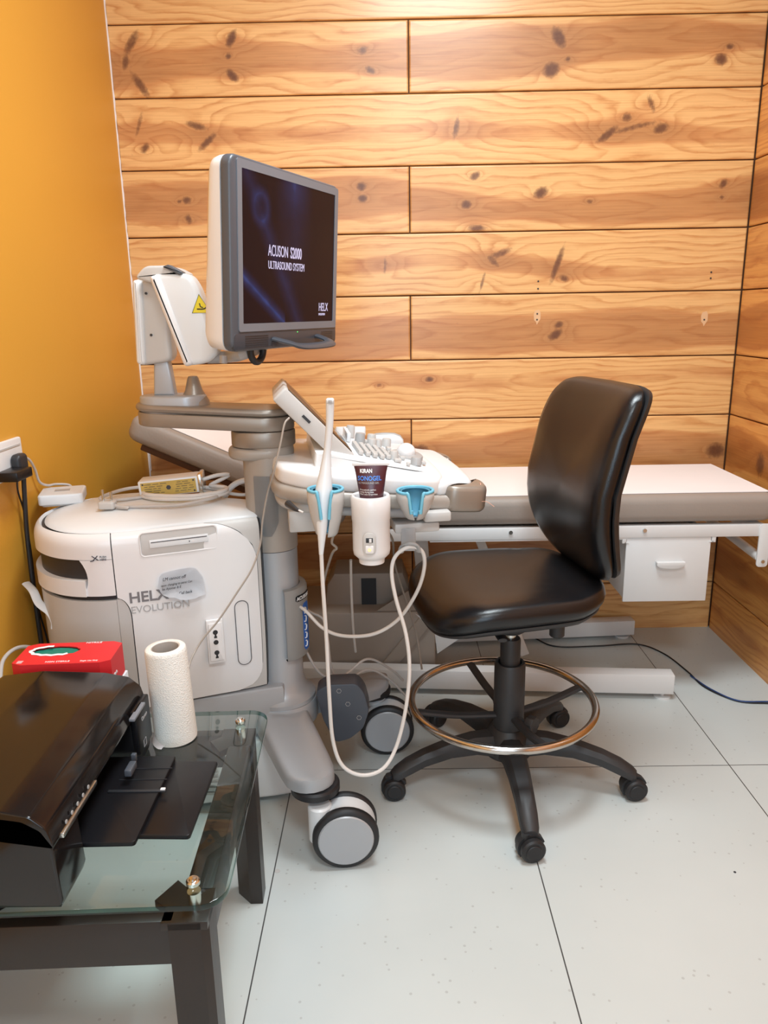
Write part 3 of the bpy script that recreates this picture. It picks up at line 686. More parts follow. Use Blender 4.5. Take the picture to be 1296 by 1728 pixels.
# items on side panel: mapping helper on the panel surface
def onpanel(X, z, d=.001):
    s = sx_(X)
    i = [k for k, p in enumerate(PC) if p.x <= X][0]; a, b = PC[i-1], PC[i]; t = (X-a.x)/(b.x-a.x); s = cum[i-1]+(cum[i]-cum[i-1])*t
    p, n = outn(s); return p+n*(offz(z)+d)+Vector((0, 0, z)), n
def panel_frame(X, z, d=.001):
    p, n = onpanel(X, z, d); p2, _ = onpanel(X+.02, z, d)
    return frame_m(p, p2-p, (0, 0, 1))
def panel_fit(px, py, Y0):
    """walk a line of sight onto the panel surface"""
    best = None
    for k in range(200):
        Y = 1.54+.0012*k; q = at(px, py, Y)
        if not (-.62 < q.x < -.31): continue
        e = abs(onpanel(q.x, q.z)[0].y-Y)
        if best is None or e < best[0]: best = (e, q)
    return best[1]
q = panel_fit(302, 912, 0)
F_ = panel_frame(q.x, q.z, 0)
bm = bm_(); prism(bm, rrect(-.082, -.026, .082, .024, .008), -.006, .0008, .0006, F_); bay = obj('drive_bay', bm, 'ltgrey', us)
bm = bm_(); o_ = rrect(-.084, -.028, .084, .026, .009); 
tube(bm, [F_ @ Vector((x, y, .0005)) for x, y in o_], .0016, 6, closed=True, smooth=1); obj('bay_rim', bm, 'white', bay)
bm = bm_(); box(bm, (0, 0, 0), (.128, .018, .004), .001); xf(bm, bm.verts, F_ @ Matrix.Translation((0, -.001, .001))); dd = obj('disc_drive', bm, 'white2', bay)
bm = bm_(); box(bm, (0, .004, .0032), (.122, .0016, .0008)); box(bm, (.022, -.003, .0032), (.002, .003, .0008)); xf(bm, bm.verts, F_ @ Matrix.Translation((0, -.001, 0))); obj('disc_slot', bm, 'dark', dd)
bm = bm_(); lathe(bm, [(.003, .003), (.003, .004)], (.03, -.004, 0), 12); xf(bm, bm.verts, F_); obj('eject_button', bm, 'white', dd)
def ptext(name, body, px, py, size, m, sx=1, bold=0):
    q = panel_fit(px, py, 0); return text(name, body, size, panel_frame(q.x, q.z, .0004), m, sp, sx=sx, bold=bold)
ptext('lettering', 'HELX', 218, 1018, .034, 'inkg', 1.02, .0008)
ptext('lettering', 'EVOLUTION', 221, 1036, .0235, 'inkl', .98)
q = panel_fit(410, 1066, 0); F_ = panel_frame(q.x, q.z, .001)
bm = bm_(); tube(bm, [F_ @ Vector((x, y, 0)) for x, y in rrect(-.016, -.085, .016, .078, .0155)], .0009, 6, closed=True, smooth=1); obj('cover_seam', bm, 'ink', sp)
# small pictogram on the rear cover
q = onpanel(-.628, .70); F_ = panel_frame(-.640, .706, .001)
bm = bm_()
for a, b in (((-.008, -.006), (.004, .006)), ((-.008, .006), (.005, -.004)), ((-.012, -.006), (-.004, -.004))): tube(bm, [F_ @ Vector((*a, 0)), F_ @ Vector((*b, 0))], .0010, 6, smooth=1)
obj('pictogram', bm, 'ink', us)
text('lettering', 'PUSH\nHERE', .006, F_ @ Matrix.Translation((.008, .001, 0)), 'ink', us)
# lower chassis + skirt
bm = bm_()
ch = [(-.27, 1.70), (-.35, 1.675), (-.5, 1.63), (-.66, 1.60), (-.78, 1.64), (-.83, 1.775), (-.78, 1.91), (-.66, 1.95), (-.5, 1.92), (-.35, 1.875), (-.27, 1.85)]
prism(bm, [(p.x, p.y) for p in cr([(x, y, 0) for x, y in ch], 5)], .205, .325, .008); obj('chassis', bm, 'silver', us)
bm = bm_()
sk = [(-.245, 1.80), (-.25, 1.715), (-.29, 1.690), (-.40, 1.672), (-.55, 1.65), (-.70, 1.66), (-.79, 1.72), (-.81, 1.80), (-.79, 1.88), (-.6, 1.93), (-.4, 1.90), (-.28, 1.87)]
prism(bm, [(p.x, p.y) for p in cr([(x, y, 0) for x, y in sk], 5)], .018, .185, .012, seg=4); skirt = obj('base_skirt', bm, 'white2', us)
bm = bm_()
for k in range(7): box(bm, (-.50, 1.648, .06+k*.014), (.13, .010, .005), .001)
obj('vent_louvres', bm, 'midgrey', skirt)
# column
CX, CYY = -.287, 1.775
bm = bm_(); lathe(bm, [(.088, .262), (.088, .272), (.075, .282), (.064, .296), (.0585, .32), (.0575, .66), (.0575, .662)], (CX, CYY, 0), 48); col = obj('column', bm, 'silver', us, 50)
bm = bm_(); lathe(bm, [(.0595, .664), (.0595, .70), (.0600, .84), (.0605, .925)], (CX, CYY, 0), 48); cu = obj('column_sleeve', bm, 'taupe', us)
bm = bm_(); rings = []
for z_ in (.705, .72, .74, .80, .85):
    hw = 26 if z_ > .73 else 26*(z_-.69)/.045; c0 = -92
    rings.append([(CX+.062*cos(R(c0-hw+2*hw*k/10)), CYY+.062*sin(R(c0-hw+2*hw*k/10)), z_) for k in range(11)])
loft(bm, rings, False, False, False); bmesh.ops.solidify(bm, geom=bm.faces[:], thickness=.004); obj('sleeve_inset', bm, 'midgrey', cu)
# brand plate on the front of the column
bm = bm_(); rings = []
angs = [-66+6*k for k in range(24)]
for z_, r_ in ((.385, .060), (.385, .074), (.39, .077), (.56, .077), (.567, .074), (.568, .060)):
    rings.append([(CX+r_*cos(R(a)), CYY+r_*sin(R(a)), z_) for a in angs])
loft(bm, rings, False, False, False); bmesh.ops.solidify(bm, geom=bm.faces[:], thickness=-.003); bp_ = obj('brand_plate', bm, 'ltgrey', us)
bm = bm_(); rings = []
for z_ in (.535, .538, .548, .551):
    i_ = 4 if z_ in (.535, .551) else 0
    rings.append([(CX+.0779*cos(R(a)), CYY+.0779*sin(R(a)), z_) for a in [(-45+i_)+(50-2*i_)*k/10 for k in range(11)]])
loft(bm, rings, False, False, False); bmesh.ops.solidify(bm, geom=bm.faces[:], thickness=.0008); obj('brand_badge', bm, 'dark', bp_)
bm = bm_(); rings = []
for z_ in (.40, .41, .45, .50, .518, .525):
    i_ = 5 if z_ in (.40, .525) else 0
    rings.append([(CX+.0779*cos(R(a)), CYY+.0779*sin(R(a)), z_) for a in [(-28+i_)+(24-2*i_)*k/8 for k in range(9)]])
loft(bm, rings, False, False, False); bmesh.ops.solidify(bm, geom=bm.faces[:], thickness=.0008); obj('blue_strip', bm, 'inkb', bp_)
t_ = text('lettering', 'ACUSON', .0125, Matrix.Identity(4), 'inkw', bp_, bold=.0003)
wrap_text(t_, lambda c: Vector((CX+(.0793+c.z)*cos(R(-43)+c.x/.078), CYY+(.0793+c.z)*sin(R(-43)+c.x/.078), .5387+c.y)))
bm = bm_()
for k in range(5):
    zc = .418+k*.022; tube(bm, [(CX+.079*cos(R(a)), CYY+.079*sin(R(a)), z_) for a, z_ in ((-24, zc-.007), (-20, zc-.008), (-18, zc-.002), (-18, zc+.004), (-22, zc+.007))], .0016, 6)
obj('wave_marks', bm, 'inkw', bp_)
# column cap and arm beam
def stadium(x0, r0, x1, r1, cy, n=16):
    out = []
    for k in range(n+1): a = -pi/2+pi*k/n; out.append((x1+r1*cos(a), cy+r1*sin(a)))
    for k in range(n+1): a = pi/2+pi*k/n; out.append((x0+r0*cos(a), cy+r0*sin(a)))
    return out
bm = bm_(); prism(bm, stadium(-.305, .066, -.287, .066, CYY), .915, .952, .004); obj('column_collar', bm, 'bronze', us)
bm = bm_(); prism(bm, stadium(-.318, .062, -.287, .0615, CYY), .885, .914, .01, seg=3); obj('lower_collar', bm, 'taupe', us)
bm = bm_(); vs = prism(bm, stadium(-.535, .050, -.290, .068, CYY), .953, .985, .004)
vs += prism(bm, stadium(-.537, .052, -.288, .067, CYY), .986, 1.004, .009, seg=4)
for v in vs: v.co.z += max(0, -.30-v.co.x)*.055
arm_ = obj('arm_beam', bm, 'bronze', us, 40)
bm = bm_(); vs = prism(bm, stadium(-.532, .046, -.47, .046, CYY), .99, 1.036, .006, seg=3); obj('swivel_housing', bm, 'silver', us)
bm = bm_(); lathe(bm, [(.036, 1.0), (.034, 1.02), (.020, 1.045), (.013, 1.072), (.010, 1.077), (.004, 1.078)], (-.452, CYY, 0), 28); obj('swivel_cone', bm, 'bronze', us)
# monitor arm
def slabpoly(bm, pts, y0, y1, bev):
    """polygon given in x,z extruded along y"""
    return prism(bm, pts, -y1, -y0, bev, Matrix(((1, 0, 0, 0), (0, 0, -1, 0), (0, 1, 0, 0), (0, 0, 0, 1))), seg=4)
bm = bm_(); slabpoly(bm, [(-.543, 1.035), (-.493, 1.035), (-.502, 1.12), (-.535, 1.12)], 1.76, 1.79, .006); obj('arm_strut', bm, 'silver', us)
def rpoly(pts, r, n=5):
    out = []; m = len(pts)
    for i in range(m):
        a = Vector(pts[i-1]); b = Vector(pts[i]); c = Vector(pts[(i+1) % m]); d1 = (a-b).normalized(); d2 = (c-b).normalized()
        rr = min(r, (a-b).length*.45, (c-b).length*.45); p = b+d1*rr; q = b+d2*rr
        for k in range(n+1):
            t = k/n; out.append(tuple(p*(1-t)**2+b*2*t*(1-t)+q*t*t))
    return out
bm = bm_(); slabpoly(bm, rpoly([(-.572, 1.103), (-.488, 1.113), (-.488, 1.292), (-.564, 1.294)], .02), 1.745, 1.80, .010); la = obj('lower_arm_housing', bm, 'ltgrey', us, 40)
bm = bm_(); slabpoly(bm, rpoly([(-.569, 1.108), (-.548, 1.106), (-.539, 1.289), (-.560, 1.292)], .012), 1.738, 1.808, .008); obj('end_cover', bm, 'white2', la, 40)
for (x_, z_) in ((-.533, 1.262), (-.530, 1.172)):
    bm = bm_(); cyl(bm, (x_, 1.746, z_), (x_, 1.742, z_), .0028, 10); obj('screw', bm, 'dark', la)
bm = bm_(); slabpoly(bm, rpoly([(-0.439, 1.105), (-0.392, 1.112), (-0.369, 1.135), (-0.402, 1.270), (-0.420, 1.300), (-0.496, 1.302), (-0.506, 1.285)], .016), 1.685, 1.742, .012); ua = obj('upper_arm_housing', bm, 'white2', us, 40)
bm = bm_(); slabpoly(bm, rpoly([(-0.446, 1.104), (-0.426, 1.108), (-0.482, 1.298), (-0.506, 1.296)], .012), 1.679, 1.748, .010); obj('end_cover', bm, 'white', ua, 40)
bm = bm_(); slabpoly(bm, rpoly([(-.540, 1.292), (-.515, 1.317), (-.460, 1.317), (-.430, 1.300), (-.50, 1.28)], .012), 1.69, 1.79, .006); obj('elbow_cap', bm, 'ltgrey', us, 40)
bm = bm_(); slabpoly(bm, rpoly([(-.475, 1.314), (-.462, 1.3185), (-.432, 1.302), (-.44, 1.296)], .003), 1.683, 1.712, .002); obj('elbow_inset', bm, 'bezel', us)
# warning sticker
sf = frame_m((-.398, 1.6845, 1.232), (1, 0, 0), (0, 0, 1))
bm = bm_(); prism(bm, [(-.021, -.014), (.019, -.014), (-.004, .024)], 0, .0006, 0, sf); stk = obj('warning_sticker', bm, 'yellow', ua)
bm = bm_(); tube(bm, [sf @ Vector((x, y, .0008)) for x, y in ((-.021, -.014), (.019, -.014), (-.004, .024))], .0009, 6, closed=True, smooth=1)
tube(bm, [sf @ Vector((x, y, .0008)) for x, y in ((-.010, -.006), (.004, -.006), (.010, -.003))], .0015, 6); tube(bm, [sf @ Vector((x, y, .0008)) for x, y in ((-.004, .006), (-.002, -.001), (.003, -.003))], .0012, 6); obj('sticker_print', bm, 'dark', stk)
# monitor
MM = Matrix.Translation((-.223, 1.775, 1.325)) @ Matrix.Rotation(R(67.5), 4, 'Z') @ Matrix.Rotation(R(3.5), 4, 'X')
# x right, z up, front = -y ; slab prism helper in this frame: polygon in x,z
MP = MM @ Matrix(((1, 0, 0, 0), (0, 0, -1, 0), (0, 1, 0, 0), (0, 0, 0, 1)))     # prism z -> -y (towards viewer)
mw, mh = .235, .186
bm = bm_(); prism(bm, rrect(-mw, -mh, mw, mh, .022), -.012, .012, .006, MP, seg=3); bz = obj('monitor_frame', bm, 'bezel', us, 40)
bm = bm_(); 
for k, (q_, d_) in enumerate([(0, 0)]):
    rings = []
    for (ins, y_) in ((0, -.012), (.001, -.024), (.004, -.036), (.012, -.045), (.030, -.050)):
        rings.append([(p[0], p[1], y_ - (.016 if p[1] < 0.02 else 0)*(1 if y_ < -.03 else 0)*min(1, max(0, (.02-p[1])/.06))) for p in rrect(-mw+ins, -mh+ins, mw-ins, mh-ins, .026)])
    loft(bm, rings)
xf(bm, bm.verts, MP); obj('monitor_back', bm, 'white', us, 50)
def ring_prism(bm, x0, z0, x1, z1, t, y0, y1, r=.006):
    o = rrect(x0, z0, x1, z1, r, 4); i = rrect(x0+t, z0+t, x1-t, z1-t, max(.002, r-t*.5), 4)
    loft(bm, [[(p[0], p[1], y0) for p in o], [(p[0], p[1], y1) for p in o], [(p[0], p[1], y1) for p in i], [(p[0], p[1], y1-.004) for p in i]], False, False)
bm = bm_(); ring_prism(bm, -mw+.022, -mh+.040, mw-.008, mh-.006, .016, .010, .014); xf(bm, bm.verts, MP); obj('inner_bezel', bm, 'bezel2', us)
bm = bm_(); x0, x1, z0, z1 = -mw+.036, mw-.022, -mh+.054, mh-.020
f_ = bm.faces.new([bm.verts.new((x, z_, .0125)) for x, z_ in ((x0, z0), (x1, z0), (x1, z1), (x0, z1))]); uvl = bm.loops.layers.uv.new('UVMap')
for lp, uvc in zip(f_.loops, ((0, 0), (1, 0), (1, 1), (0, 1))): lp[uvl].uv = uvc
r_ = bmesh.ops.extrude_face_region(bm, geom=[f_]); 
for v in [g for g in r_['geom'] if isinstance(g, bmesh.types.BMVert)]: v.co.z -= .003
xf(bm, bm.verts, MP); scr = obj('screen', bm, 'screen', us)
TF = MP @ Matrix.Translation((0, 0, .0128))
text('lettering', 'ACUSON', .033, TF @ Matrix.Translation((-.098, .008, 0)), 'text_glow', scr, sx=.62)
text('lettering', 'S2000', .033, TF @ Matrix.Translation((-.004, .008, 0)), 'text_glow', scr, sx=.64, bold=.0004)
text('lettering', 'ULTRASOUND SYSTEM', .0235, TF @ Matrix.Translation((-.098, -.018, 0)), 'text_glow', scr, sx=.66)
text('lettering', 'HELX', .028, TF @ Matrix.Translation((.135, z0+.026, 0)), 'text_glow', scr, sx=.72)
text('lettering', 'EVOLUTION', .0075, TF @ Matrix.Translation((.135, z0+.016, 0)), 'text_glow', scr, sx=.8)
bm = bm_(); prism(bm, rrect(-mw+.004, -mh+.002, mw-.004, -mh+.038, .010), .004, .0132, .003, MP); obj('chin_panel', bm, 'chin', bz)
for x0_, x1_ in ((-.19, -.10), (.15, .21)):
    bm = bm_()
    for k in range(6): box(bm, ((x0_+x1_)/2, -mh+.008+k*.0045, .0132), (x1_-x0_, .0012, .0012))
    xf(bm, bm.verts, MP); obj('speaker_slots', bm, 'dark', bz)
bm = bm_(); tube(bm, [(-.075, -mh+.022, .010), (-.060, -mh+.014, .045), (-.045, -mh+.008, .060), (.0, -mh+.006, .064), (.06, -mh+.006, .064), (.105, -mh+.008, .060), (.120, -mh+.014, .045), (.13, -mh+.022, .010)], .011, 10, flat=(.45, 1.35), smooth=4); xf(bm, bm.verts, MP); obj('monitor_handle', bm, 'chin', us, 50)
bm = bm_(); box(bm, (.03, -mh+.034, .0134), (.002, .002, .001)); xf(bm, bm.verts, MP); obj('power_light', bm, 'led', bz)
bm = bm_(); tube(bm, [MP @ Vector((-.105+.026*cos(a), -mh-.002+.026*sin(a), -.012)) for a in [R(180+180*k/12) for k in range(13)]], .0075, 10, smooth=2); obj('cable_loop', bm, 'rubber', us)
bm = bm_(); tube(bm, [Vector((-.40, 1.712, 1.122)), Vector((-.36, 1.73, 1.122)), MM @ Vector((-.13, .03, -mh-.01)), MM @ Vector((0, .05, -mh+.01)), MM @ Vector((0, .075, -mh+.07))], .013, 12); cyl(bm, at(377, 600, 1.66), at(377, 613, 1.66), .008, 14); obj('monitor_bracket', bm, 'midgrey', us)

# console
th = R(9); CMx = Matrix.Translation((CX, CYY, .905)) @ Matrix.Rotation(th, 4, 'Z') @ Matrix.Rotation(R(5.5), 4, 'Y')
def cpoly(pts, per=6): return [(p.x, p.y) for p in cr([(x, y, 0) for x, y in pts], per, True)]
bm = bm_(); prism(bm, cpoly([(.01, -.14), (.05, -.215), (.12, -.245), (.25, -.245), (.37, -.235), (.44, -.225), (.465, -.19), (.475, -.10), (.475, .10), (.465, .19), (.44, .225), (.25, .245), (.12, .245), (.05, .215), (.01, .14)]), -.078, -.044, .012, CMx, seg=3); obj('console_tray', bm, 'taupe', us)
bm = bm_(); prism(bm, cpoly([(.015, -.13), (.05, -.205), (.12, -.238), (.25, -.240), (.345, -.235), (.375, -.215), (.39, -.15), (.395, 0), (.39, .15), (.375, .215), (.345, .235), (.12, .238), (.05, .205), (.015, .13)]), -.046, -.006, .012, CMx, seg=4); deck = obj('console_deck', bm, 'white', us, 50)
bm = bm_(); prism(bm, cpoly([(.35, -.20), (.42, -.20), (.452, -.185), (.462, -.10), (.465, 0), (.462, .10), (.452, .185), (.42, .20), (.35, .20)]), -.050, -.012, .016, CMx, seg=4); obj('wrist_rest', bm, 'white2', us, 50)
for s_ in (-1, 1):
    bm = bm_(); prism(bm, cpoly([(.435, s_*.235), (.468, s_*.226), (.484, s_*.20), (.488, s_*.15), (.478, s_*.13), (.460, s_*.14), (.44, s_*.18), (.415, s_*.205), (.385, s_*.22), (.40, s_*.236)]), -.082, -.022, .012, CMx, seg=3); hg = obj('console_grip', bm, 'bronze', us, 50)
bm = bm_(); prism(bm, cpoly([(.02, -.10), (.05, -.17), (.10, -.19), (.20, -.18), (.30, -.12), (.33, 0), (.30, .12), (.20, .18), (.10, .19), (.05, .17), (.02, .10)]), -.11, -.078, .015, CMx, seg=3); obj('console_underside', bm, 'ltgrey', us, 50)
# keyboard wedge
bm = bm_(); vs = slabpoly(bm, [(.10, -.012), (.36, -.012), (.355, -.004), (.13, .028), (.10, .026)], -.17, .17, .006); xf(bm, vs, CMx); wedge = obj('control_panel', bm, 'white2', deck, 40)
def wz(u): return .028-(u-.13)*.142+.001
def key(u, v, du, dv, h, m='ltgrey', name='key'):
    bm = bm_(); box(bm, (u, v, wz(u)+h/2), (du, dv, h), min(du, dv, h)*.25, 2); xf(bm, bm.verts, CMx); return obj(name, bm, m, wedge)
for k in range(5):
    for j in range(9):
        if j in (0, 8) and k > 3: continue
        key(.205+k*.0165, -.128+j*.0165, .011, .012, .010, 'midgrey' if False else 'ltgrey')
for j in range(6): key(.195+j*.0005, .045+j*.021, .010, .014, .022, 'white2', 'slider_key')
for (u, v, r_, h) in ((.225, .055, .013, .026), (.25, .02, .012, .022), (.21, .14, .012, .03), (.30, .10, .012, .02), (.265, .13, .012, .02), (.335, -.12, .013, .018), (.27, .05, .010, .02), (.285, -.10, .011, .020)):
    bm = bm_(); lathe(bm, [(r_, 0), (r_*.95, h*.8), (r_*.8, h), (r_*.2, h)], (u, v, wz(u)), 20); xf(bm, bm.verts, CMx); obj('rotary_knob', bm, 'midgrey' if r_ > .0125 else 'ltgrey', wedge)
for (u, v, du, dv) in ((.295, .035, .010, .03), (.29, -.03, .016, .010), (.25, .09, .014, .012), (.30, -.06, .012, .012), (.31, -.08, .012, .012), (.345, -.05, .01, .014), (.352, -.07, .01, .014), (.359, -.09, .010, .014), (.335, .02, .006, .012), (.31, -.155, .008, .012), (.24, -.09, .02, .01), (.27, -.085, .012, .012), (.29, -.13, .016, .014)): key(u, v, du, dv, .008, 'ltgrey', 'key')
bm = bm_(); prism(bm, [(p[0], p[1]) for p in cpoly([(.285, .0), (.31, -.045), (.345, -.05), (.372, -.02), (.372, .04), (.345, .065), (.31, .06)])], -.012, .004, .003, CMx, seg=2); tb = obj('trackball_surround', bm, 'midgrey', deck)
bm = bm_(); bmesh.ops.create_uvsphere(bm, u_segments=28, v_segments=16, radius=.024); xf(bm, bm.verts, CMx @ Matrix.Translation((.335, .008, .006))); obj('trackball', bm, 'white', tb, 80)
bm = bm_(); prism(bm, cpoly([(.31, .10), (.345, .09), (.37, .12), (.345, .14)]), -.008, -.003, .002, CMx); obj('teal_key', bm, 'aqua', deck)
# touch panel
def tp(u, v, z_): return CMx @ Vector((u, v, z_))
a_ = R(50); TPm = CMx @ Matrix.Translation((.178, 0, .004)) @ Matrix.Rotation(-R(139), 4, 'Y')  # local x runs up the slope
bm = bm_(); prism(bm, rrect(.0, -.150, .215, .115, .006), -.019, .019, .004, TPm, seg=2); tpo = obj('touch_panel', bm, 'ltgrey', us, 40)
bm = bm_(); prism(bm, rrect(.010, -.140, .205, .105, .004), -.0205, -.0185, .0005, TPm); obj('touch_screen', bm, 'black_gloss', tpo)
bm = bm_(); box(bm, (.135, -.1508, -.002), (.022, .002, .006)); xf(bm, bm.verts, TPm); usb = obj('usb_port', bm, 'dark', tpo)
# cup holders along the near edge
def cup(px, rimY, rimy, r, h, deep, name):
    c = at(px, rimy, rimY); return c
HO = []
def holder(cx, cy, zt, r, h, rb, slot=True):
    bm = bm_(); prof = []
    n = 40; gap = R(34) if slot else 0
    a0 = R(-90); rings = []
    prof = [(rb*.5, -h), (rb*.8, -h*.985), (rb, -h*.93), (rb+(r-rb)*.55, -h*.6), (r*.985, -h*.25), (r, -.004), (r-.003, 0), (r-.006, -.002)]
    for rr, z_ in prof:
        row = []
        for k in range(n+1):
            g = gap*(1 if z_ > -h*.9 else .55) * (1.35 if z_ > -h*.22 else 1.0) * (1.25 if z_ > -.01 else 1)
            a = a0+g/2+(2*pi-g)*k/n; row.append((cx+rr*cos(a), cy+rr*sin(a), zt+z_))
        rings.append(row)
    loft(bm, rings, False, False, False); bmesh.ops.recalc_face_normals(bm, faces=bm.faces); bmesh.ops.solidify(bm, geom=bm.faces[:], thickness=.003)
    o = obj('probe_holder', bm, 'ltgrey', us, 50)
    bm = bm_(); rings = []
    for rr, z_ in [(p[0]-.006, p[1]+.004*(i < 3)) for i, p in enumerate(prof)]:
        row = []
        for k in range(n+1):
            g = gap*(1 if z_ > -h*.9 else .55) * (1.35 if z_ > -h*.22 else 1.0) * (1.25 if z_ > -.01 else 1)*.86
            a = a0+g/2+(2*pi-g)*k/n; row.append((cx+max(.003, rr)*cos(a), cy+max(.003, rr)*sin(a), zt+z_+.002))
        rings.append(row)
    # inner liner, rolled over the rim
    loft(bm, rings, False, False, False); bmesh.ops.solidify(bm, geom=bm.faces[:], thickness=.0035); obj('liner', bm, 'aqua', o, 50)
    # rim roll
    bm = bm_(); pts = []
    g = gap*1.5
    for k in range(n+1):
        a = a0+g/2+(2*pi-g)*k/n; pts.append((cx+(r-.003)*cos(a), cy+(r-.003)*sin(a), zt+.001))
    L0 = pts[0]; L1 = pts[-1]
    dn = [(cx+(r-.003)*sin(R(q))*1.0, cy-(r-.003)*cos(R(q)), zt-zz) for q, zz in ((19, .02), (15, .04), (13, h*.55), (10, h*.8))]
    up2 = [(2*cx-x, y, z_) for x, y, z_ in dn]
    pts = dn[::-1][1:]+pts+up2[:-1] if slot else pts
    tube(bm, pts, .0034, 8, closed=not slot, smooth=3); obj('rim', bm, 'aqua', o, 50)
    return o
zc = .862
holder(-.1305, 1.500, zc+.004, .038, .098, .023)
holder(.053, 1.535, zc-.010, .040, .060, .020)
# gel warmer cup
gx, gy, gz = -.039, 1.492, .856
bm = bm_(); lathe(bm, [(.026, -.143), (.027, -.133), (.030, -.131), (.037, -.124), (.0385, -.115), (.0385, -.052), (.0395, -.05), (.0405, -.004), (.038, 0), (.034, 0), (.031, -.003), (.030, -.03), (.001, -.032)], (gx, gy, gz), 40); gw = obj('gel_warmer', bm, 'white', us, 50)
GF = frame_m((gx-.003, gy-.0395, gz-.092), (1, 0, 0), (0, 0, 1))
bm = bm_(); prism(bm, rrect(-.013, -.024, .013, .024, .012), 0, .004, .0015, GF, seg=2); gp = obj('switch_plate', bm, 'ltgrey', gw)
bm = bm_(); prism(bm, rrect(-.0085, -.019, .0085, -.003, .003), .003, .0062, .001, GF); pb = obj('power_button', bm, 'white', gp)
bm = bm_(); tube(bm, [GF @ Vector((.0028*cos(R(a)), -.011+.0028*sin(R(a)), .0064)) for a in range(-230, 51, 20)], .0005, 6, smooth=1); tube(bm, [GF @ Vector((0, -.0105, .0064)), GF @ Vector((0, -.0075, .0064))], .0005, 6, smooth=1); obj('power_symbol', bm, 'orange_led', pb)
bm = bm_(); prism(bm, rrect(-.007, .003, .007, .013, .001), .0035, .0045, .0003, GF); sw = obj('switch', bm, 'dark', gp)
bm = bm_(); box(bm, (.002, .008, .0055), (.005, .007, .003)); xf(bm, bm.verts, GF); obj('switch_lever', bm, 'white', sw)
# holder rail, brackets and hook
bm = bm_(); a = CMx @ Vector((.10, -.215, -.088)); b = CMx @ Vector((.36, -.215, -.088)); cyl(bm, a, b, .014, 12); obj('holder_rail', bm, 'midgrey', us)
for q, d_ in ((at(735, 868, 1.60), (.06, .05, .022)), (at(700, 885, 1.62), (.10, .06, .022)), (at(520, 870, 1.66), (.09, .10, .05))):
    bm = bm_(); box(bm, q, d_, .005, 2, Matrix.Rotation(th, 4, 'Z')); obj('console_bracket', bm, 'ltgrey', us)
bm = bm_(); h1 = at(688, 896, 1.60); h2 = at(690, 925, 1.575); box(bm, (h1+h2)/2, (.032, .006, .052), .002); 
tube(bm, [at(676, 932, 1.57), at(680, 922, 1.56), at(690, 918, 1.55), at(702, 920, 1.55), at(706, 930, 1.56)], .005, 10, flat=(1.6, .8)); obj('cable_hook', bm, 'midgrey', us)
bm = bm_(); tube(bm, [at(486, 850, 1.56), at(497, 858, 1.53), at(505, 862, 1.52)], .006, 10, radii=(.008, .003)); obj('side_plug', bm, 'dark', us)
bm = bm_(); tube(bm, [at(504, 861, 1.52), at(512, 865, 1.515)], .0022, 8, smooth=1); obj('plug_tip', bm, 'cablew', us)
# legs and casters
def leg(tip, root, w0, w1, zt0, zt1, hb):
    tip = Vector(tip); root = Vector(root); d = (tip-root); L = d.length; d.normalize(); s = Vector((-d.y, d.x, 0)); bm = bm_(); rings = []
    ts = [0, .25, .5, .7, .82, .9, .95, .98, 1.0]
    for t in ts:
        wd = w0+(w1-w0)*t; zt = zt0+(zt1-zt0)*min(1, t*1.25); th_ = .055-.025*t
        if t > .8: u = (t-.8)/.2; wd = w1*math.sqrt(max(.0, 1-u*u*.97))
        c = root+d*L*t
        pr = [(-1, -th_), (-1, -.012), (-.93, -.004), (-.8, 0), (-.3, .002), (.3, .002), (.8, 0), (.93, -.004), (1, -.012), (1, -th_)]
        rings.append([c+s*wd*a+Vector((0, 0, zt+b)) for a, b in pr])
    loft(bm, rings); return obj('base_leg', bm, 'silver', us, 40)
def caster(c, ax, stem, bump):
    c = Vector(c); ax = Vector((*ax, 0)).normalized()
    bm = bm_(); lathe(bm, [(.050, .158), (.056, .163), (.056, .176), (.052, .181)], (bump[0], bump[1], 0), 36); lathe(bm, [(.030, .146), (.030, .158)], (bump[0], bump[1], 0), 28); obj('bumper', bm, 'rubber', us)
    bm = bm_(); cyl(bm, (stem[0], stem[1], .055), (stem[0], stem[1], .147), .027, 28, bev=.004)
    cyl(bm, c-ax*.020, c+ax*.020, .0705, 40)
    cs = obj('caster', bm, 'white2', us)
    for s in (-1, 1):
        m_ = orient(ax*s)
        bm = bm_(); lathe(bm, [(.060, .020), (.071, .020), (.075, .024), (.075, .034), (.072, .0385), (.064, .041), (.060, .041)], c, 44, m_); obj('tyre', bm, 'rubber', cs, 50)
        bm = bm_(); lathe(bm, [(.062, .022), (.063, .0405), (.060, .0435), (.02, .0438), (.001, .0438)], c, 44, m_); obj('wheel_disc', bm, 'silver', cs)
leg((-.168, 1.470, 0), (-.295, 1.745, 0), .066, .057, .262, .214, .05)
leg((-.020, 1.995, 0), (-.29, 1.80, 0), .066, .054, .262, .205, .05)
caster((-.113, 1.487, .075), (.10, -1), (-.168, 1.480), (-.180, 1.515))
caster((-.018, 1.938, .075), (.05, -1), (-.045, 1.965), (-.062, 1.968))
bm = bm_(); prism(bm, stadium(-.42, .10, -.28, .085, CYY), .20, .262, .006); obj('base_casting', bm, 'silver', us)
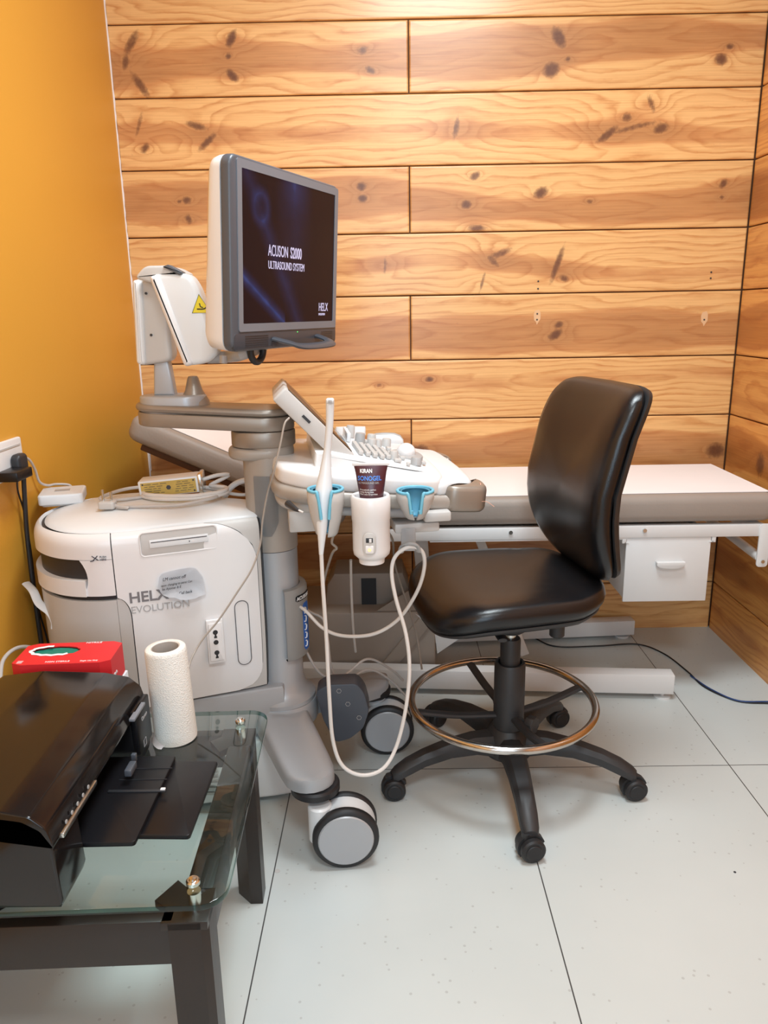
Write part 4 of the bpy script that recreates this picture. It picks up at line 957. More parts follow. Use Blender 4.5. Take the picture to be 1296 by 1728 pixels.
# foot brake pedal plate
PF = frame_m((0, 1.70, 0), (1, 0, 0), (0, 0, 1))
pts = [at(x, y, 1.72) for x, y in ((532, 1168), (552, 1156), (602, 1154), (615, 1170), (623, 1200), (613, 1230), (590, 1248), (566, 1254), (545, 1215))]
bm = bm_(); prism(bm, rpoly([(p.x, p.z) for p in pts], .012), -.06, .0, .004, frame_m((0, 1.72, 0), (1, 0, 0), (0, 0, 1))); pdl = obj('brake_pedal', bm, 'bluegrey', us)
bm = bm_()
for x, y in ((587, 1188), (606, 1211), (572, 1166)):
    c = at(x, y, 1.7195); tube(bm, [c+Vector((.006*cos(k*pi/3), -.0005, .006*sin(k*pi/3))) for k in range(6)], .0006, 6, closed=True, smooth=1)
obj('pedal_symbols', bm, 'inkl', pdl)
# rear lever and clips at the back
bm = bm_(); tube(bm, [at(44, 984, 1.70), at(56, 997, 1.67), at(66, 1018, 1.65), at(84, 1033, 1.64), at(93, 1048, 1.63), at(93, 1060, 1.63)], .009, 10, flat=(1.1, .4)); obj('rear_lever', bm, 'white2', us)
bm = bm_(); box(bm, at(83, 1000, 1.65), (.018, .012, .022), .003); obj('rear_latch', bm, 'ltgrey', us)
bm = bm_(); tube(bm, [at(84, 1008, 1.64), at(90, 1030, 1.63), at(93, 1060, 1.63), at(92, 1085, 1.63)], .0016, 8); obj('latch_cord', bm, 'wire', us)

# ------------------------------------------------------------------ things on / at the machine
# gel bottle
gb = thing('gel_bottle', 'dark plum squeeze tube of gel standing upside down in the white warmer cup', 'gel bottle', (gx, gy, gz-.03))
bm = bm_(); rings = []
for z_, a, b in ((-.028, .022, .022), (0, .0245, .021), (.02, .0275, .018), (.045, .031, .010), (.060, .034, .004)):
    rings.append([(gx+.002+a*cos(2*pi*k/32), gy+b*sin(2*pi*k/32), gz+z_) for k in range(32)])
loft(bm, rings); gbo = obj('bottle_body', bm, 'gelbody', gb, 50)
bm = bm_(); box(bm, (gx+.002, gy, gz+.0625), (.074, .004, .006), .001); obj('crimped_end', bm, 'white', gb)
def gel(c):
    z_ = gz+c.y; zz = [-.028, 0, .02, .045, .060]; a = float(np.interp(c.y, zz, [.022, .0245, .0275, .031, .034])); b = float(np.interp(c.y, zz, [.022, .021, .018, .010, .004])); x = c.x
    s = max(-.98, min(.98, x/a)); return Vector((gx+.002+x, gy-b*math.sqrt(1-s*s)-.0009-c.z, z_))
for body, x_, y_, sz, m, bo, sxx in (('KIRAN', -.022, .047, .0105, 'inkw', .0003, .8), ('SONOGEL', -.0265, .032, 0.0125, 'inkb', .0002, .82), ('ULTRASOUND GEL', -.026, .0255, .0052, 'inkl', 0, .95), ('Acoustically perfect\nLong drying time\nNon stain & harmless', -.0225, .0125, .0045, 'inkw', 0, .9)):
    t_ = text('label_print', body, sz, Matrix.Translation((x_, y_, 0)), m, gbo, .0002, sxx, bold=bo); wrap_text(t_, gel)
# endocavity probe + cable
pr = thing('ultrasound_probe', 'slim white endocavity probe with a long pale cable standing in the left blue-lined holder', 'probe', (-.132, 1.495, .76))
path = [at(557, 677, 1.50), at(556, 720, 1.50), at(552, 765, 1.50), at(549, 800, 1.497), at(546, 835, 1.492), at(544, 870, 1.485), at(543, 905, 1.478), at(542, 936, 1.475)]
rad = [.0085, .0075, .0080, .013, .018, .0145, .0085, .0045]
bm = bm_(); P = cr(path, 6); rr_ = [v.x for v in cr([(r, 0, 0) for r in rad], 6)]; rings = []
for k, p in enumerate(P):
    t = (P[min(k+1, len(P)-1)]-P[max(k-1, 0)]).normalized(); s = t.cross(Vector((0, 1, 0))).normalized(); u = s.cross(t)
    rings.append([p+s*cos(2*pi*q/20)*rr_[k]+u*sin(2*pi*q/20)*rr_[k] for q in range(20)])
loft(bm, rings); pbo = obj('probe_body', bm, 'white2', pr, 60)
bm = bm_(); box(bm, at(557, 676, 1.497), (.016, .016, .010), .004, 3); hd = obj('probe_tip', bm, 'white2', pr)
bm = bm_(); box(bm, at(557, 678, 1.4885), (.007, .002, .007), .0008); obj('tip_window', bm, 'midgrey', hd)
bm = bm_(); tube(bm, [at(542, 930, 1.475), at(545, 990, 1.47), at(551, 1080, 1.47), at(556, 1180, 1.46), at(562, 1250, 1.46), at(578, 1292, 1.46), at(610, 1308, 1.46), at(645, 1298, 1.47), at(668, 1262, 1.49), at(684, 1200, 1.50), at(691, 1130, 1.51), at(685, 1070, 1.52), at(668, 1010, 1.53), at(661, 965, 1.54), at(668, 938, 1.545), at(690, 923, 1.55), at(712, 930, 1.56), at(716, 958, 1.575), at(703, 1000, 1.60), at(672, 1045, 1.63), at(630, 1070, 1.65), at(580, 1073, 1.68), at(545, 1060, 1.70), at(515, 1030, 1.72), at(495, 1018, 1.76)], .0042, 10, smooth=8); obj('probe_cable', bm, 'cablew', pr)
# probes in the far holders
for nm, px0, py0, Yp, lab, wpx, kind in (('ultrasound_probe', 592, 735, 2.06, 'small flat-topped white probe head rising behind the keyboard', 50, 0), ('ultrasound_probe', 650, 745, 2.10, 'wider curved white probe head rising behind the trackball', 62, 1)):
    c = at(px0, py0, Yp); t_ = thing(nm, lab, 'probe', (c.x, c.y, c.z-.03), 'probes in the far holders')
    k_ = wpx/1278*Yp*1.03/2
    bm = bm_(); rings = []
    prof = ((-.055, .35, .013), (-.03, .45, .014), (-.012, .80, .015), (.002, .98, .014), (.018, 1.0, .012), (.024 if kind == 0 else .022, .97, .010)) if kind == 0 else ((-.055, .4, .013), (-.035, .62, .014), (-.02, .95, .015), (-.008, 1.0, .015), (.004, .96, .013), (.014, .78, .011), (.019, .5, .008))
    for z_, s_, d_ in prof: rings.append([(c.x+k_*s_*sup(3, q, 32)[0], c.y+d_*sup(3, q, 32)[1], c.z+z_) for q in range(32)])
    loft(bm, rings); hb = obj('probe_body', bm, 'white2', t_, 50)
    bm = bm_(); box(bm, (c.x, c.y-.0155, c.z+.004), (.010, .001, .003)); obj('probe_mark', bm, 'inkg', hb)
    if kind == 1:
        bm = bm_(); rings = []
        for z_, s_, d_ in ((.003, .99, .012), (.016, .82, .011), (.0225, .52, .007), (.024, .2, .004)): rings.append([(c.x+k_*s_*sup(3, q, 32)[0], c.y+.006+d_*sup(3, q, 32)[1], c.z+z_) for q in range(32)])
        loft(bm, rings); obj('lens', bm, 'midgrey', t_, 50)
# thin cable from touch panel usb down to the side panel
bm = bm_(); uq = usb.data.vertices[0].co
tube(bm, [at(488, 705, 1.615), at(480, 716, 1.60), at(473, 750, 1.59), at(461, 800, 1.585), at(452, 830, 1.60), at(443, 880, 1.60), at(439, 920, 1.60), at(425, 960, 1.585), at(400, 1000, 1.57), at(370, 1045, 1.555), at(345, 1075, 1.54), at(330, 1098, 1.52), at(319, 1125, 1.48), at(318, 1160, 1.44)], .0021, 8)
obj_c = tag(obj('usb_cable', bm, 'taupe'), 'thin grey cable running from the slanted touch panel down past the three-hole outlet', 'cable')
# pinned note
q0 = panel_fit(305, 985, 0); NF = panel_frame(q0.x, q0.z, .004)
out = [(-.047, .024), (-.040, .031), (-.02, .034), (.0, .036), (.02, .037), (.034, .033), (.041, .022), (.048, .010), (.051, -.008), (.051, -.030), (.040, -.031), (.025, -.036), (.008, -.036), (-.006, -.033), (-.018, -.026), (-.030, -.025), (-.042, -.020), (-.047, -.010), (-.050, .004)]
bm = bm_(); rg = random.Random(8); cv = bm.verts.new(NF @ Vector((0, 0, .001)))
r1 = [bm.verts.new(NF @ Vector((x*.5, y*.5, .001+rg.uniform(-.001, .001)))) for x, y in out]; r2 = [bm.verts.new(NF @ Vector((x, y, .0015+rg.uniform(-.0015, .003)+(.008 if y < -.02 else 0)))) for x, y in out]
n_ = len(out)
for k in range(n_):
    j = (k+1) % n_; bm.faces.new((cv, r1[k], r1[j])); bm.faces.new((r1[k], r2[k], r2[j], r1[j]))
bmesh.ops.solidify(bm, geom=bm.faces[:], thickness=.0003)
note = tag(obj('paper_note', bm, 'note'), 'torn white handwritten note stuck over grey lettering on the machine side', 'note')
for body, x_, y_, sz in (('LM cannot off', -.040, .014, .0105), ('upon changing to panel Can', -.045, .001, .0072), ('be Ayomer & E', -.043, -.008, .0078), ('Call back', -.008, -.023, .0095)):
    text('handwriting', body, sz, NF @ Matrix.Translation((x_, y_, .0042)) @ Matrix.Rotation(R(1.5), 4, 'Z') @ Matrix(((1, .25, 0, 0), (0, 1, 0, 0), (0, 0, 1, 0), (0, 0, 0, 1))), 'ink', note, sx=.85)
# universal socket on the panel
q0 = panel_fit(363, 1080, 0); SF = panel_frame(q0.x, q0.z, .001)
sk_ = thing('power_outlet', 'white three-hole outlet strip mounted upright on the machine side panel', 'outlet', q0)
bm = bm_(); prism(bm, rrect(-.019, -.054, .019, .054, .002), 0, .011, .001, SF); prism(bm, rrect(-.015, -.047, .015, .047, .002), .011, .014, .001, SF); so = obj('outlet_body', bm, 'white', sk_)
for yy in (.025, 0, -.026):
    bm = bm_(); lathe(bm, [(.0058, .0142), (.0058, .0146)], (0, yy, 0), 16); 
    if yy: box(bm, (0, yy-.008, .0144), (.004, .008, .0006)); box(bm, (0, yy-.012, .0144), (.0068, .004, .0006))
    xf(bm, bm.verts, SF); obj('outlet_hole', bm, 'dark', so)
# top of machine: router, power adapter, plug, cables
def topz(x, y): return ZT+.024
q0 = Vector((-.832, 1.90, ZT+.006))
rt = thing('network_router', 'small flat white router box on the rear corner of the machine top', 'router', q0)
RM = Matrix.Translation(q0+Vector((.008, -.045, 0))) @ Matrix.Rotation(R(16), 4, 'Z')
bm = bm_(); prism(bm, rrect(-.052, -.052, .052, .052, .010), .004, .030, .004, RM, seg=3); rb = obj('router_body', bm, 'white2', rt)
bm = bm_(); prism(bm, rrect(-.018, -.010, .018, .014, .001), .030, .0306, 0, RM); obj('router_sticker', bm, 'midgrey', rb)
bm = bm_(); prism(bm, rrect(-.045, -.045, .045, .045, .008), 0, .005, .001, RM); obj('router_foot', bm, 'ltgrey', rt)
LZ = ZT+.028
pa = thing('power_adapter', 'white power adapter with gold rating label lying in coiled grey cable', 'power adapter', (-.60, 1.80, LZ))
q0 = at(283, 829, 1.80)
AF = Matrix.Translation((q0.x, q0.y+.03, LZ+.024)) @ Matrix.Rotation(R(6), 4, 'Z') @ Matrix.Rotation(R(-4), 4, 'Y')
bm = bm_(); box(bm, (0, 0, 0), (.145, .06, .042), .004, 2); xf(bm, bm.verts, AF); ab = obj('adapter_body', bm, 'white2', pa)
bm = bm_(); box(bm, (0, -.0305, -.001), (.132, .001, .034)); xf(bm, bm.verts, AF); gl = obj('rating_label', bm, 'gold', ab)
bm = bm_()
for r_ in range(5):
    x = -.058
    rg = random.Random(r_+20)
    while x < .05:
        wd = rg.uniform(.006, .018); 
        if not (-.008 < x+wd/2 < .012): box(bm, (x+wd/2, -.0312, .011-r_*.0055), (wd, .0003, .0011))
        x += wd+.004
prism(bm, [(.006*cos(k*pi/3), .006*sin(k*pi/3)) for k in range(6)], .0310, .0316, 0, Matrix(((1, 0, 0, 0), (0, 0, -1, 0), (0, 1, 0, 0), (0, 0, 0, 1))))
for x, y in ((-.061, .012), (.061, .012), (-.061, -.014), (.061, -.014)): box(bm, (x, -.0312, y), (.004, .0004, .004))
xf(bm, bm.verts, AF); obj('label_print', bm, 'ink', gl)
bm = bm_(); box(bm, (.076, 0, 0), (.010, .064, .048), .002); xf(bm, bm.verts, AF); obj('end_cap', bm, 'steel', ab)
L_ = LZ+.005
def coil(cx, cy, rx, ry, a0, a1, z0, z1, n=14, jit=.004, seed=1):
    rg = random.Random(seed); return [Vector((cx+rx*cos(R(a0+(a1-a0)*k/n))*(1+rg.uniform(-.05, .05)), cy+ry*sin(R(a0+(a1-a0)*k/n))*(1+rg.uniform(-.05, .05)), z0+(z1-z0)*k/n)) for k in range(n+1)]
bm = bm_(); e0 = AF @ Vector((.078, 0, .004))
tube(bm, [e0, e0+Vector((.035, .012, .008)), e0+Vector((.06, .03, .004))]+coil(-.50, 1.80, .10, .055, 60, -560, L_+.012, L_, 34, seed=2), .0050, 10, smooth=5); obj('adapter_cable', bm, 'cablew', pa)
pg = thing('power_plug', 'grey three-pin plug lying pins up on the machine top, its cable coiled', 'plug', at(180, 848, 1.72))
q0 = at(181, 847, 1.70); q0.z = LZ+.008
bm = bm_(); prism(bm, rrect(-.019, -.014, .019, .014, .007), 0, .018, .004, Matrix.Translation(q0-Vector((0, 0, .010))), seg=3); pb_ = obj('plug_body', bm, 'ltgrey', pg)
for x_, y_, h in ((-.011, .006, .034), (.008, .006, .028)):
    bm = bm_(); cyl(bm, q0+Vector((x_, y_, .006)), q0+Vector((x_, y_, h)), .0030, 12); obj('plug_pin', bm, 'steel', pb_)
bm = bm_(); tube(bm, [q0+Vector((.017, -.002, -.003)), q0+Vector((.05, -.012, -.006)), (-.63, 1.70, L_-.004), (-.56, 1.70, L_-.003), (-.49, 1.705, L_-.002), (-.44, 1.73, L_+.002), (-.415, 1.77, L_+.002), (-.44, 1.81, L_+.002), (-.50, 1.835, L_+.002), (-.58, 1.80, L_-.001), (-.66, 1.76, L_-.002), (-.70, 1.78, L_), (-.66, 1.87, L_+.002), (-.56, 1.90, L_), (-.47, 1.86, L_), (-.38, 1.835, L_-.01), (-.345, 1.84, L_-.01)], .0042, 10, smooth=8); obj('plug_cable', bm, 'cable', pg)
# cable bend behind column on top
bm = bm_(); tube(bm, [(-.42, 1.86, ZT+.008), (-.40, 1.87, ZT+.035), (-.37, 1.87, ZT+.05), (-.33, 1.86, ZT+.052), (-.30, 1.85, ZT+.05)], .0075, 10); tag(obj('hose', bm, 'white2'), 'short thick white hose bending behind the machine column', 'hose')
# loose cables hanging behind column, below the console
for pts, m, lab in (([at(497, 1000, 1.85), at(520, 1030, 1.85), at(545, 1045, 1.84), at(553, 1080, 1.84), at(560, 1130, 1.85), at(580, 1150, 1.86), at(620, 1130, 1.9), at(655, 1145, 1.95), at(690, 1180, 2.0)], 'cable', 'grey cable curling down behind the column, ending beside the far wheel'),
                    ([at(512, 1075, 1.80), at(520, 1105, 1.80), at(545, 1140, 1.82), at(580, 1140, 1.84), at(620, 1112, 1.88), at(660, 1130, 1.95), at(680, 1148, 2.0)], 'cable', 'grey cable looping low over the far base leg of the machine'),
                    ([at(592, 945, 1.75), at(593, 1000, 1.80), at(596, 1060, 1.85), at(600, 1100, 1.88)], 'cable', 'thin grey cable hanging straight below the warmer cup'),
                    ([at(620, 880, 1.66), at(660, 905, 1.75), at(668, 960, 2.1), at(700, 1060, 2.15), at(712, 1130, 2.1)], 'taupe', 'taupe cable running down behind the hook'),
                    ([at(566, 895, 1.64), at(560, 915, 1.64), at(568, 925, 1.64), at(560, 935, 1.66), at(548, 975, 1.75), at(545, 1000, 1.8)], 'taupe', 'taupe hooked cord beside the left probe holder')):
    bm = bm_(); tube(bm, pts, .0034 if m == 'cable' else .003, 8); tag(obj('loose_cable', bm, m), lab, 'cable')
bm = bm_(); g0 = CMx @ Vector((.468, -.195, -.052))
tube(bm, [g0+Vector((-.012*0+.004*sin(a), .030*cos(a)*.9, .031*sin(a))) for a in [2*pi*k/16 for k in range(16)]], .0012, 6, closed=True, smooth=2)
tube(bm, [g0+Vector((.002, -.028, -.004)), g0+Vector((.015, -.04, -.002)), g0+Vector((.03, -.045, -.012))], .0006, 6); tag(obj('rubber_band', bm, 'skin_rubber'), 'thin pink rubber band around the console grip', 'rubber band')

# ------------------------------------------------------------------ left wall items
wsx = XL
sock = thing('wall_socket', 'white wall socket plate on the orange wall with black plug', 'wall socket', (wsx, 1.74, .89))
WF = frame_m((wsx, 1.74, .895), (0, 1, 0), (0, 0, 1))
WF = frame_m((wsx+0.0, 1.735, .895), (0, 1, 0), (0, 0, 1))
bm = bm_(); prism(bm, rrect(-.065, -.045, .065, .045, .006), 0, .010, .003, WF); wp = obj('socket_plate', bm, 'white', sock)
bm = bm_(); prism(bm, rrect(-.055, .026, .055, .030, .001), .010, .0115, 0, WF); obj('plate_groove', bm, 'ltgrey', wp)
wpl = thing('power_plug', 'black plug pushed into the white wall socket with cord hanging straight down', 'plug', (wsx+.011, 1.745, .87))
WP = frame_m((wsx, 1.752, .880), (0, 1, 0), (0, 0, 1))
bm = bm_(); prism(bm, rrect(-.022, -.022, .022, .026, .012), .0112, .034, .007, WP, seg=3); pl1 = obj('plug_body', bm, 'dark', wpl)
bm = bm_(); tube(bm, [(wsx+.026, 1.757, .86), (wsx+.022, 1.757, .82), (wsx+.014, 1.755, .70), (wsx+.014, 1.75, .55), (wsx+.014, 1.75, .40), (wsx+.014, 1.75, .16), (wsx+.014, 1.75, .02)], .0055, 10); obj('plug_cord', bm, 'wire', wpl)
adp = thing('plug_adapter', 'flat black adapter beside the plug at the frame edge', 'adapter', (wsx+.011, 1.69, .87))
bm = bm_(); box(bm, (wsx+.036, 1.695, .868), (.048, .075, .022), .003); obj('adapter_body', bm, 'black_matte', adp)
bm = bm_(); tube(bm, [(wsx+.03, 1.715, .857), (wsx+.02, 1.73, .82), (wsx+.010, 1.765, .76), (wsx+.008, 1.775, .66), (wsx+.008, 1.772, .52), (wsx+.010, 1.79, .42), (wsx+.01, 1.80, .3)], .0022, 8); obj('adapter_cord', bm, 'wire', adp)
bm = bm_(); tube(bm, [(wsx+.005, 1.80, .888), (wsx+.012, 1.82, .88), (wsx+.012, 1.845, .85), (wsx+.012, 1.86, .815), (wsx+.02, 1.885, .80), (wsx+.03, 1.91, .797), (wsx+.055, 1.925, .792), (wsx+.07, 1.915, .785)], .0032, 8); tag(obj('wall_cable', bm, 'cable'), 'grey cable from the wall socket to the white router', 'cable')
bm = bm_(); tube(bm, [at(0, 1150, 1.45), at(5, 1115, 1.50), at(25, 1095, 1.55), at(50, 1092, 1.6), at(75, 1105, 1.62)], .0042, 10); tag(obj('loose_cable', bm, 'cable'), 'grey cable arching behind the red box at the frame edge', 'cable')
bm = bm_(); tube(bm, [(-.858, 2.66, .86), (-.856, 2.66, .80), (-.854, 2.66, .74), (-.854, 2.66, .68)], .003, 6); tag(obj('white_string', bm, 'paper'), 'short white string hanging in the corner beneath the raised couch head', 'string')

# ------------------------------------------------------------------ glass table
tbl = thing('glass_table', 'low glass-topped table with dark wooden frame at lower left', 'table', (-.55, 1.14, 0))
GZ = .425
bm = bm_(); prism(bm, rrect(-.870, .872, -.236, 1.404, .040, 8), GZ-.010, GZ, .0012); 
go = obj('glass_top', bm, 'glass', tbl, 30); go.data.materials.append(M['rim'])
for p_ in go.data.polygons:
    if abs(p_.normal.z) < .8: p_.material_index = 1
TX0, TX1, TY0, TY1 = -.855, -.266, .884, 1.400; FT = .386
def leg_t(x, y, sx__, sy__):
    c = .045; ch_ = .018
    # square leg with a chamfered outer corner
    pts = [(-c/2, -c/2), (c/2, -c/2), (c/2, c/2), (-c/2, c/2)]
    pts = [(0, 0), (-.062*sx__, 0), (-.062*sx__, -.02*sy__), (-.02*sx__, -.062*sy__), (0, -.062*sy__)] if False else [(-.010*sx__, 0), (-.056*sx__, 0), (-.056*sx__, -.022*sy__), (-.026*sx__, -.054*sy__), (0, -.054*sy__), (0, -.010*sy__)]
    bm = bm_(); prism(bm, [(x+a, y+b) for a, b in pts], 0, FT-.001, .0015); return obj('leg', bm, 'tablewood', tbl, 30)
for x, y, a, b in ((TX1, TY0, 1, -1), (TX1, TY1, 1, 1), (TX0, TY0, -1, -1), (TX0, TY1, -1, 1)): leg_t(x, y, a, b)
for lo, hi in (((TX0+.05, TY0+.003, .312), (TX1-.05, TY0+.025, FT)), ((TX0+.066, TY1-.025, .312), (TX1-.066, TY1-.003, FT)), ((TX1-.045, TY0+.062, .312), (TX1-.004, TY1-.062, FT)), ((TX0+.004, TY0+.062, .312), (TX0+.045, TY1-.062, FT))):
    bm = bm_(); box(bm, [(a+b)/2 for a, b in zip(lo, hi)], [b-a for a, b in zip(lo, hi)], .0015); obj('rail', bm, 'tablewood', tbl)
for x, y, a, b in ((TX1, TY0, 1, -1), (TX1, TY1, 1, 1), (TX0, TY0, -1, -1), (TX0, TY1, -1, 1)):
    bm = bm_(); prism(bm, [(x-.066*a, y), (x-.066*a, y-.03*b), (x-.085*a, y-.045*b), (x-.06*a, y-.085*b), (x-.04*a, y-.066*b), (x, y-.066*b), (x, y)][::1], FT-.014, FT, .001); obj('corner_block', bm, 'tablewood', tbl)
    sx2, sy2 = x-.022*a, y-.028*b if b < 0 else y-.046
    bm = bm_(); cyl(bm, (sx2, sy2, FT), (sx2, sy2, GZ-.0105), .0098, 20); cyl(bm, (sx2, sy2, GZ), (sx2, sy2, GZ+.009), .0100, 24, bev=.002); lathe(bm, [(.006, GZ+.009), (.005, GZ+.0115), (.001, GZ+.012)], (sx2, sy2, 0), 20); obj('standoff', bm, 'steel', tbl)

TRot = Matrix.Translation((-.27, .88, 0)) @ Matrix.Rotation(R(2), 4, 'Z') @ Matrix.Translation((.27, -.88, 0))
for c_ in tbl.children: c_.data.transform(TRot)

# printer
prn = thing('inkjet_printer', 'glossy black inkjet printer on the glass table with its output tray open', 'printer', (-.60, 1.08, GZ))
PX0, PX1, PY0, PY1 = -.80, -.457, .868, 1.268; pz = GZ+.001
def prof_body(h):
    return [(PX0+.02, 0), (PX1-.004, 0), (PX1, .012), (PX1-.004, h-.050), (PX1-.010, h-.030), (PX1-.022, h-.012), (PX1-.045, h-.003), (PX1-.075, h), (PX0+.10, h), (PX0+.03, h-.03), (PX0, h-.06), (PX0, .03)]
# lower side blocks & back (the opening for the tray is between them)
bm = bm_(); slabpoly(bm, [(a, pz+b) for a, b in prof_body(.140)], PY0, PY0+.085, .004); sb = obj('side_housing', bm, 'black_gloss', prn, 40)
bm = bm_(); slabpoly(bm, [(a, pz+b) for a, b in prof_body(.140)], PY1-.075, PY1, .004); sb2 = obj('side_housing', bm, 'black_matte', prn, 40)
bm = bm_(); box(bm, ((PX0+PX1)/2-.045, (PY0+PY1)/2, pz+.06), (PX1-PX0-.11, PY1-PY0-.16, .12), .003); obj('inner_housing', bm, 'dark', prn)
bm = bm_(); slabpoly(bm, rpoly([(PX0+.07, pz+.141), (PX1-.070, pz+.141), (PX1-.040, pz+.136), (PX1-.018, pz+.122), (PX1-.006, pz+.100), (PX1-.003, pz+.094), (PX1-.001, pz+.100), (PX1-.008, pz+.128), (PX1-.028, pz+.146), (PX1-.07, pz+.155), (PX0+.16, pz+.160), (PX0+.085, pz+.152)], .004, 3), PY0-.002, PY1+.002, .003); lidp = obj('scanner_lid', bm, 'black_gloss', prn, 40)
bm = bm_(); slabpoly(bm, [(PX0-.02, pz+.10), (PX0+.09, pz+.138), (PX0+.075, pz+.152), (PX0-.05, pz+.12)], PY0+.07, PY1-.08, .004); obj('paper_support', bm, 'black_matte', prn)
bm = bm_(); box(bm, (PX1-.002, PY0+.085, pz+.098), (.010, .125, .008), .002); cpn = obj('control_strip', bm, 'steel', prn)
bm = bm_()
for k in range(5): cyl(bm, (PX1+.000, PY0+.040+k*.02, pz+.108), (PX1+.0012, PY0+.040+k*.02, pz+.108), .003, 12)
obj('button_marks', bm, 'midgrey', prn)
bm = bm_(); box(bm, (PX1+.003, PY1-.045, pz+.075), (.012, .070, .085), .003); fb = obj('cartridge_door', bm, 'black_matte', prn)
bm = bm_(); box(bm, (PX1+.008, PY1-.072, pz+.115), (.010, .060, .005), .001); obj('door_trim', bm, 'bezel2', fb)
TR = frame_m((PX1+.0096, PY1-.060, pz+.088), (0, 1, 0), (0, 0, 1)); text('lettering', 'Canon', .011, TR, 'inkl', fb)
bm = bm_(); tube(bm, [TR @ Vector((x, y, 0)) for x, y in ((.0, -.05), (.012, -.05), (.012, -.037), (.0, -.037))], .0006, 6, closed=True, smooth=1); obj('printed_square', bm, 'inkl', fb)
# trays
def traybox(name, x0, x1, y0, y1, z0, z1, m='black_matte', slope=0, par=None):
    bm = bm_(); vs = prism(bm, rrect(x0, y0, x1, y1, .006), 0, .008, .0015)
    for v in vs: v.co.z += z0+(z1-z0)*(v.co.x-x0)/(x1-x0)
    return obj(name, bm, m, par or prn, 30)
ty0, ty1 = PY0+.088, PY1-.085
t1 = traybox('output_tray', PX1-.09, -.384, ty0, ty1, pz+.026, pz+.028)
t2 = traybox('tray_extension', -.395, -.310, ty0+.026, ty1-.004, pz+.020, pz+.018)
bm = bm_(); box(bm, (-.42, (ty0+ty1)/2+.010, pz+.0365), (.095, .006, .003), .001); 
for k in (1, 2): box(bm, (-.42, (ty0+ty1)/2+.010+k*.032, pz+.0360), (.08, .0012, .0012))
obj('tray_rib', bm, 'dark', t1)
bm = bm_(); box(bm, (-.378, (ty0+ty1)/2+.012, pz+.0380), (.008, .006, .003), .001); obj('tray_stop', bm, 'white', t1)
bm = bm_(); box(bm, (-.440, (ty0+ty1)/2+.045, pz+.055), (.012, .03, .012), .002); box(bm, (-.447, ty1-.03, pz+.052), (.008, .008, .014), .001); obj('paper_guide', bm, 'bezel', prn)
# carton behind the printer, carrying the glove box
bm = bm_(); box(bm, (-.62, 1.346, GZ+.049), (.17, .108, .094), .002); tag(obj('white_carton', bm, 'note'), 'white carton on the glass between the printer and machine, mostly hidden', 'carton')
GB0 = Vector((-.628, 1.350, GZ+.0985))
gbx = thing('glove_box', 'red cardboard glove box with torn oval opening showing green gloves', 'glove box', GB0)
GM = Matrix.Translation(GB0) @ Matrix.Rotation(R(3), 4, 'Z')
bm = bm_(); L2, W2, H2 = .092, .048, .060
ov = [(-.028+.046*cos(2*pi*k/28)*(1+.05*math.sin(k*2.3)), .012+.021*sin(2*pi*k/28)*(1+.08*math.sin(k*3.1))) for k in range(28)]
# top with hole: bridge outer rect to oval
outer = []
for k in range(28):
    a = 2*pi*k/28; c_, s_ = cos(a), sin(a); m_ = max(abs(c_), abs(s_)); outer.append((L2*c_/m_, W2*s_/m_))
loft(bm, [[(x, y, 0) for x, y in outer], [(x, y, H2) for x, y in outer], [(x, y, H2) for x, y in ov], [(x, y, H2-.002) for x, y in ov]], True, False)
xf(bm, bm.verts, GM); gbo_ = obj('box_body', bm, 'red', gbx, 25)
bm = bm_(); loft(bm, [[(x, y, H2-.004) for x, y in ov], [((x+.028)*.8-.028, (y-.012)*.8+.012, H2-.006) for x, y in ov], [((x+.028)*.3-.028, (y-.012)*.3+.012, H2-.003) for x, y in ov]], False, True); xf(bm, bm.verts, GM); tag(obj('gloves', bm, 'green', gbx), 'green gloves inside the opening')
bm = bm_(); pts = [(x*1.02+.0, y, H2+.0008) for x, y in ov]; tube(bm, [GM @ Vector(p) for p in pts[8:25]], .0022, 6, smooth=1, flat=(1.6, .5)); obj('torn_edge', bm, 'paper', gbx)
text('lettering', 'NON STERILE', .0075, GM @ Matrix.Translation((-.03, -.041, H2+.0004)), 'inkw', gbo_)
text('lettering', 'Single Use Only', .0065, GM @ Matrix.Translation((.035, -.041, H2+.0004)), 'inkw', gbo_, sx=.8)
text('lettering', 'NITRILE', .009, GM @ Matrix.Translation((-.0+.02, .041, H2+.0004)), 'inkw', gbo_)
RFm = GM @ frame_m((L2+.0004, -.03, .02), (0, 1, 0), (0, 0, 1)); text('lettering', 'Nitrile\ngloves', .010, RFm, 'inkw', gbo_, sx=.8)
bm = bm_(); 
for k in range(3): box(bm, (-.078, -.040+k*.004, H2+.0005), (.010, .0012, .0006))
xf(bm, bm.verts, GM); obj('symbol_mark', bm, 'inkw', gbo_)
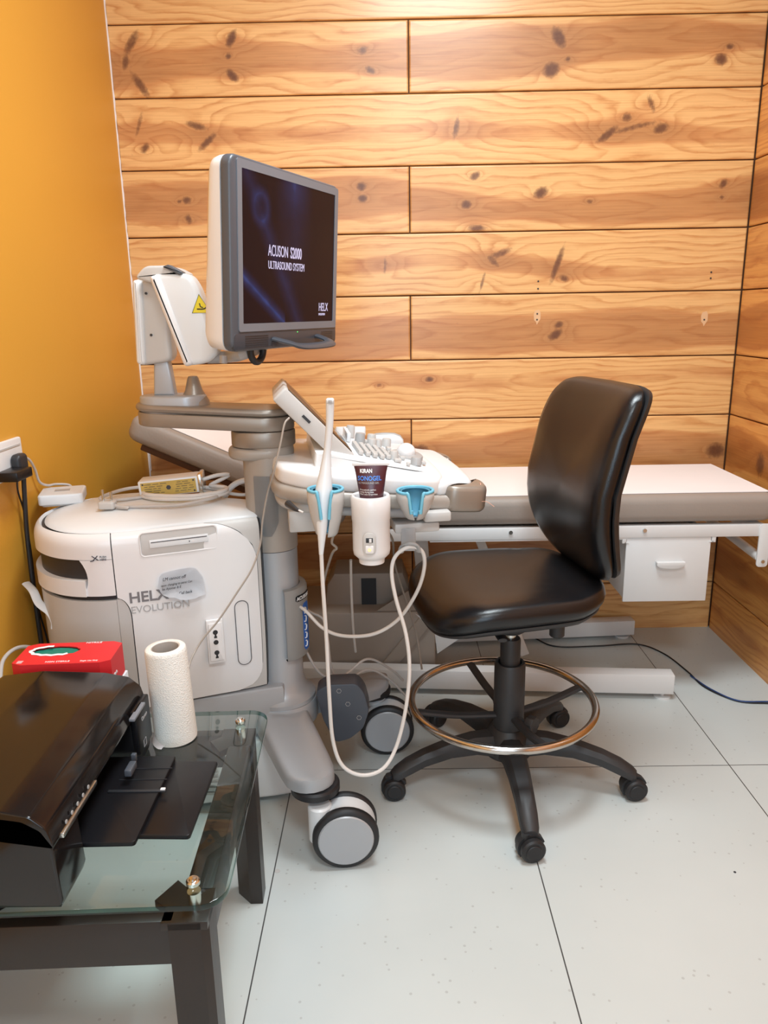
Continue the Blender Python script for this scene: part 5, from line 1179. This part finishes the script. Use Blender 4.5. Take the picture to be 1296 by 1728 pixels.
# paper towel roll
tr0 = Vector((-.4195, 1.305, GZ+.0008))
tw = thing('paper_towel_roll', 'white embossed paper towel roll standing on the glass table', 'paper towel roll', tr0)
bm = bm_(); lathe(bm, [(.0395, 0), (.040, .004), (.0382, .18), (.037, .186), (.035, .188), (.027, .1885), (.0255, .186)], tr0, 48, Matrix.Rotation(R(-1.5), 4, 'Y'), caps=False); obj('towel', bm, 'towel', tw, 50)
bm = bm_(); lathe(bm, [(.0262, 0.002), (.0262, .187), (.0245, .187), (.0245, 0.002)], tr0, 40, Matrix.Rotation(R(-1.5), 4, 'Y'), caps=False); obj('cardboard_core', bm, mat('grey_cardboard', (.45, .40, .36), .8), tw)
bm = bm_(); rings = []
for k in range(12):
    a = R(175+7*k); r0 = .0400; r1_ = .0400+.012*(k/11 if k < 11 else .8); rings.append([(tr0.x+r0*cos(a), tr0.y+r0*sin(a), tr0.z+.003+.02*(1-k/11)), (tr0.x+r1_*cos(a), tr0.y+r1_*sin(a), tr0.z+.0015)])
loft(bm, rings, False, False, False); bmesh.ops.solidify(bm, geom=bm.faces[:], thickness=.0008); obj('loose_sheet_end', bm, 'paper', tw)

# ------------------------------------------------------------------ floor wires and spots
def fl(px, py, z=.003):
    d = RT*(px-648)/1278 + UP*(864-py)/1278 - BK; return Vector((0, 0, CAMH))+d*((z-CAMH)/d.z)
bm = bm_(); tube(bm, [fl(872, 1058), fl(905, 1078), fl(940, 1091), fl(1010, 1090), fl(1075, 1087), fl(1120, 1103), fl(1160, 1133), fl(1190, 1160), fl(1245, 1183), fl(1300, 1187)], .0026, 6)
w_ = tag(obj('floor_wire', bm, 'wire'), 'dark wire lying on the tiles under the couch towards the right wall', 'wire')
bm = bm_(); tube(bm, [fl(1165, 1140, .004), fl(1200, 1163, .004), fl(1245, 1182, .0065), fl(1297, 1184, .006)], .0022, 6); tag(obj('floor_wire', bm, 'bluewire'), 'short blue wire beside the dark wire at the right wall', 'wire')
bm = bm_(); rg = random.Random(6); c = fl(468, 1470, 0); prism(bm, [(c.x+.006*cos(k*pi/5)*rg.uniform(.8, 1.2), c.y+.006*sin(k*pi/5)*rg.uniform(.8, 1.2)) for k in range(10)], .0, .0008); tag(obj('floor_scrap', bm, 'ltgrey'), 'tiny beige scrap on the tile left of the big front wheel', 'scrap')
bm = bm_(); c = fl(1240, 1472, 0); prism(bm, [(c.x+.003*cos(k*pi/4), c.y+.003*sin(k*pi/4)) for k in range(8)], .0, .001); tag(obj('floor_speck', bm, 'ink'), 'small black speck on the bare tile at right', 'speck')
